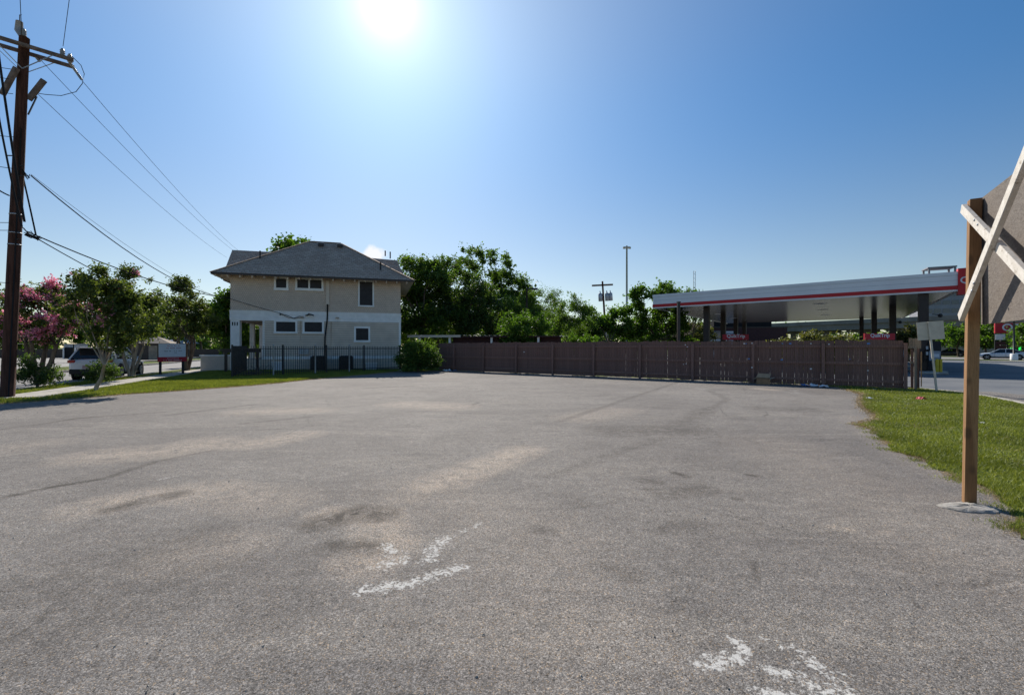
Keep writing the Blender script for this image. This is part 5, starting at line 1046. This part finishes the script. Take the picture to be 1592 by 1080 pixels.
# ---- across the street
t = thing('hut', 'small tan hut with pyramid roof across the street', 'hut', P(245, 540, 52)-Vector((0, 0, 1.4)), R(20))
b = MB(); b.box((-1.3, -1.3, 0), (1.3, 1.3, 1.9)); b.build('wall', M['column'], t); b = MB(); b.add([(-1.7, -1.7, 1.85), (1.7, -1.7, 1.85), (1.7, 1.7, 1.85), (-1.7, 1.7, 1.85), (0, 0, 2.65)], [(0, 1, 4), (1, 2, 4), (2, 3, 4), (3, 0, 4), (0, 3, 2, 1)]); b.build('roof', M['tan_roof'], t)
b = MB(); b.box((-.4, -1.34, 0), (.4, -1.3, 1.6)); b.build('door', M['stucco'], t)
t = thing('distant_building', 'long low building with blue grey roof beyond the street trees', 'building', P(150, 540, 84)-Vector((0, 0, 1.4)), R(12))
b = MB(); b.box((0, 0, 0), (13, 8, 2.2)); b.build('wall', M['column'], t); b = MB(); b.add([(-.5, -.5, 2.2), (13.5, -.5, 2.2), (13.5, 8.5, 2.2), (-.5, 8.5, 2.2), (0, 4, 3.4), (13, 4, 3.4)], [(0, 1, 5, 4), (2, 3, 4, 5), (1, 2, 5), (3, 0, 4)]); b.build('roof', M['blue_steel'], t)
for i in range(5): b = MB(); b.box((1+i*2.4, -.05, .8), (2.2+i*2.4, 0, 1.8)); b.build('window', M['glass'], t)
t = thing('distant_shed', 'small pale roofed shed far across the street', 'shed', P(109, 540, 62)-Vector((0, 0, 1.5)), R(8))
b = MB(); b.box((-.8, 0, 0), (.8, 2, 1.5)); b.build('wall', M['dark'], t); b = MB(); b.beam((-.9, 1, 1.75), (.9, 1, 1.75), 1.6, .5); b.build('roof', M['corrugated'], t)
for q in (-.7, .7): b = MB(); b.box((q-.05, -.2, 0), (q+.05, -.05, 1.5)); b.build('post', M['white_trim'], t)
b = MB()
b.box((-14, 0, 0), (26, .3, 1.25)); o = b.build('boundary_wall', M['column'], None, P(60, 540, 66)-Vector((0, 0, 1.5))); o.rotation_euler = (0, 0, R(10)); tag(o, 'low dark wall at the back of the far parking area', 'wall')
t = thing('wire_fence', 'thin metal post fence along the far side of the street', 'fence', (*S(-11.5, 0), 0), sa)
for i in range(-3, 14): b = MB(); b.tube([(i*2.4, 0, 0), (i*2.4, 0, 1.75)], .035, 6); b.build('post', M['iron'], t)
b = MB(); b.tube([(-7.2, 0, 1.72), (31.2, 0, 1.72)], .02, 5); b.build('rail', M['iron'], t)
b = MB(); b.tube([(-7.2, 0, .35), (31.2, 0, .35)], .012, 5); b.build('rail', M['iron'], t)

# ---- box and litter
p0 = G(1186, 597.3); t = thing('cardboard_box', 'crushed open cardboard box lying against the brown fence', 'box', p0, math.atan2(fe.y, fe.x)+R(8))
b = MB(); v_ = [(-.24, -.16, 0), (.24, -.16, 0), (.26, .16, 0), (-.22, .17, 0), (-.22, -.15, .24), (.24, -.17, .22), (.25, .14, .26), (-.24, .16, .27)]
b.add(v_, [(0, 1, 5, 4), (1, 2, 6, 5), (2, 3, 7, 6), (3, 0, 4, 7), (0, 3, 2, 1)]); b.build('carton', M['cardboard'], t)
b = MB(); b.add([(-.24, .16, .27), (.25, .14, .26), (.30, .22, .42), (-.16, .24, .44)], [(0, 1, 2, 3)]); b.build('flap', M['cardboard_in'], t)
b = MB(); b.add([(-.22, -.15, .24), (-.24, .16, .27), (-.36, .10, .22), (-.34, -.12, .20)], [(0, 1, 2, 3)]); b.build('flap', M['cardboard'], t)
b = MB(); b.add([(.24, -.17, .22), (.25, .14, .26), (.42, .12, .30), (.40, -.14, .27)], [(0, 1, 2, 3)]); b.build('flap', M['cardboard_in'], t)
def litter(label, x, y, s, mat, seed, group='litter on the ground', flat=.35):
    r = random.Random(seed); p = G(x, y); b = MB(); n = 6; vs = []
    for i in range(n):
        for j in range(n): vs.append(((i/(n-1)-.5)*s+r.uniform(-.1, .1)*s, (j/(n-1)-.5)*s*.7+r.uniform(-.1, .1)*s, .02+s*flat*r.uniform(0, 1)*(1-abs(i/(n-1)-.5)*1.4)))
    b.add(vs, [(i*n+j, (i+1)*n+j, (i+1)*n+j+1, i*n+j+1) for i in range(n-1) for j in range(n-1)]); o = b.build('litter', M[mat], None, (p.x, p.y, 0)); o.rotation_euler = (0, 0, r.uniform(0, 3)); tag(o, label, 'litter', group)
for a in [('white crumpled bag on the lawn near the fence corner', 1351, 620, .16, 'paper', 1), ('red and purple wrapper on the right lawn', 1431.5, 621.5, .26, 'redpaper', 2), ('tiny white scrap on the lawn behind the post', 1526, 659, .09, 'paper', 3), ('grey blue crumpled bags at the left end of the board fence', 694, 577.3, .6, 'paper', 4), ('light blue bag by the first fence post', 706, 577, .3, 'bluepaper', 5),
          ('black rubbish bag between pale bags at the fence', 700, 576.6, .4, 'plastic', 6), ('white litter heap at the fence foot left of the lawn', 1264, 600.5, .35, 'paper', 7), ('pale litter scrap at the fence foot nearest the lawn', 1281, 602, .3, 'paper', 8), ('scrap of white paper on the left verge', 161, 610, .12, 'paper', 9), ('white scrap on the left verge below the house shadow', 243, 603.5, .14, 'paper', 10),
          ('small yellowish scrap on the lawn by the kerb', 1531, 644, .07, 'cardboard_in', 11), ('pale flat paper at the fence foot', 1251, 600, .3, 'bluepaper', 12), ('white scrap under the bush by the house', 622, 577.5, .3, 'paper', 13), ('white paper scrap at the lawn corner', 1359, 606, .12, 'paper', 14)]: litter(*a)
# stones and leaf bits strewn over the near asphalt
r = random.Random(33); b = MB()
for i in range(1500):
    y = 1.4+r.random()**1.6*16; x = r.uniform(-1.15, 1.1)*y; s_ = r.uniform(.003, .009)*(1+y*.05)
    vs = [(x+r.uniform(-1, 1)*s_, y+r.uniform(-1, 1)*s_, .001) for _ in range(3)]+[(x, y, s_*r.uniform(.5, 1.1))]
    b.add(vs, [(0, 1, 3), (1, 2, 3), (2, 0, 3)])
b.build('loose_gravel', M['concrete'], None, None, 'stuff')['label'] = 'loose grit scattered over the asphalt'
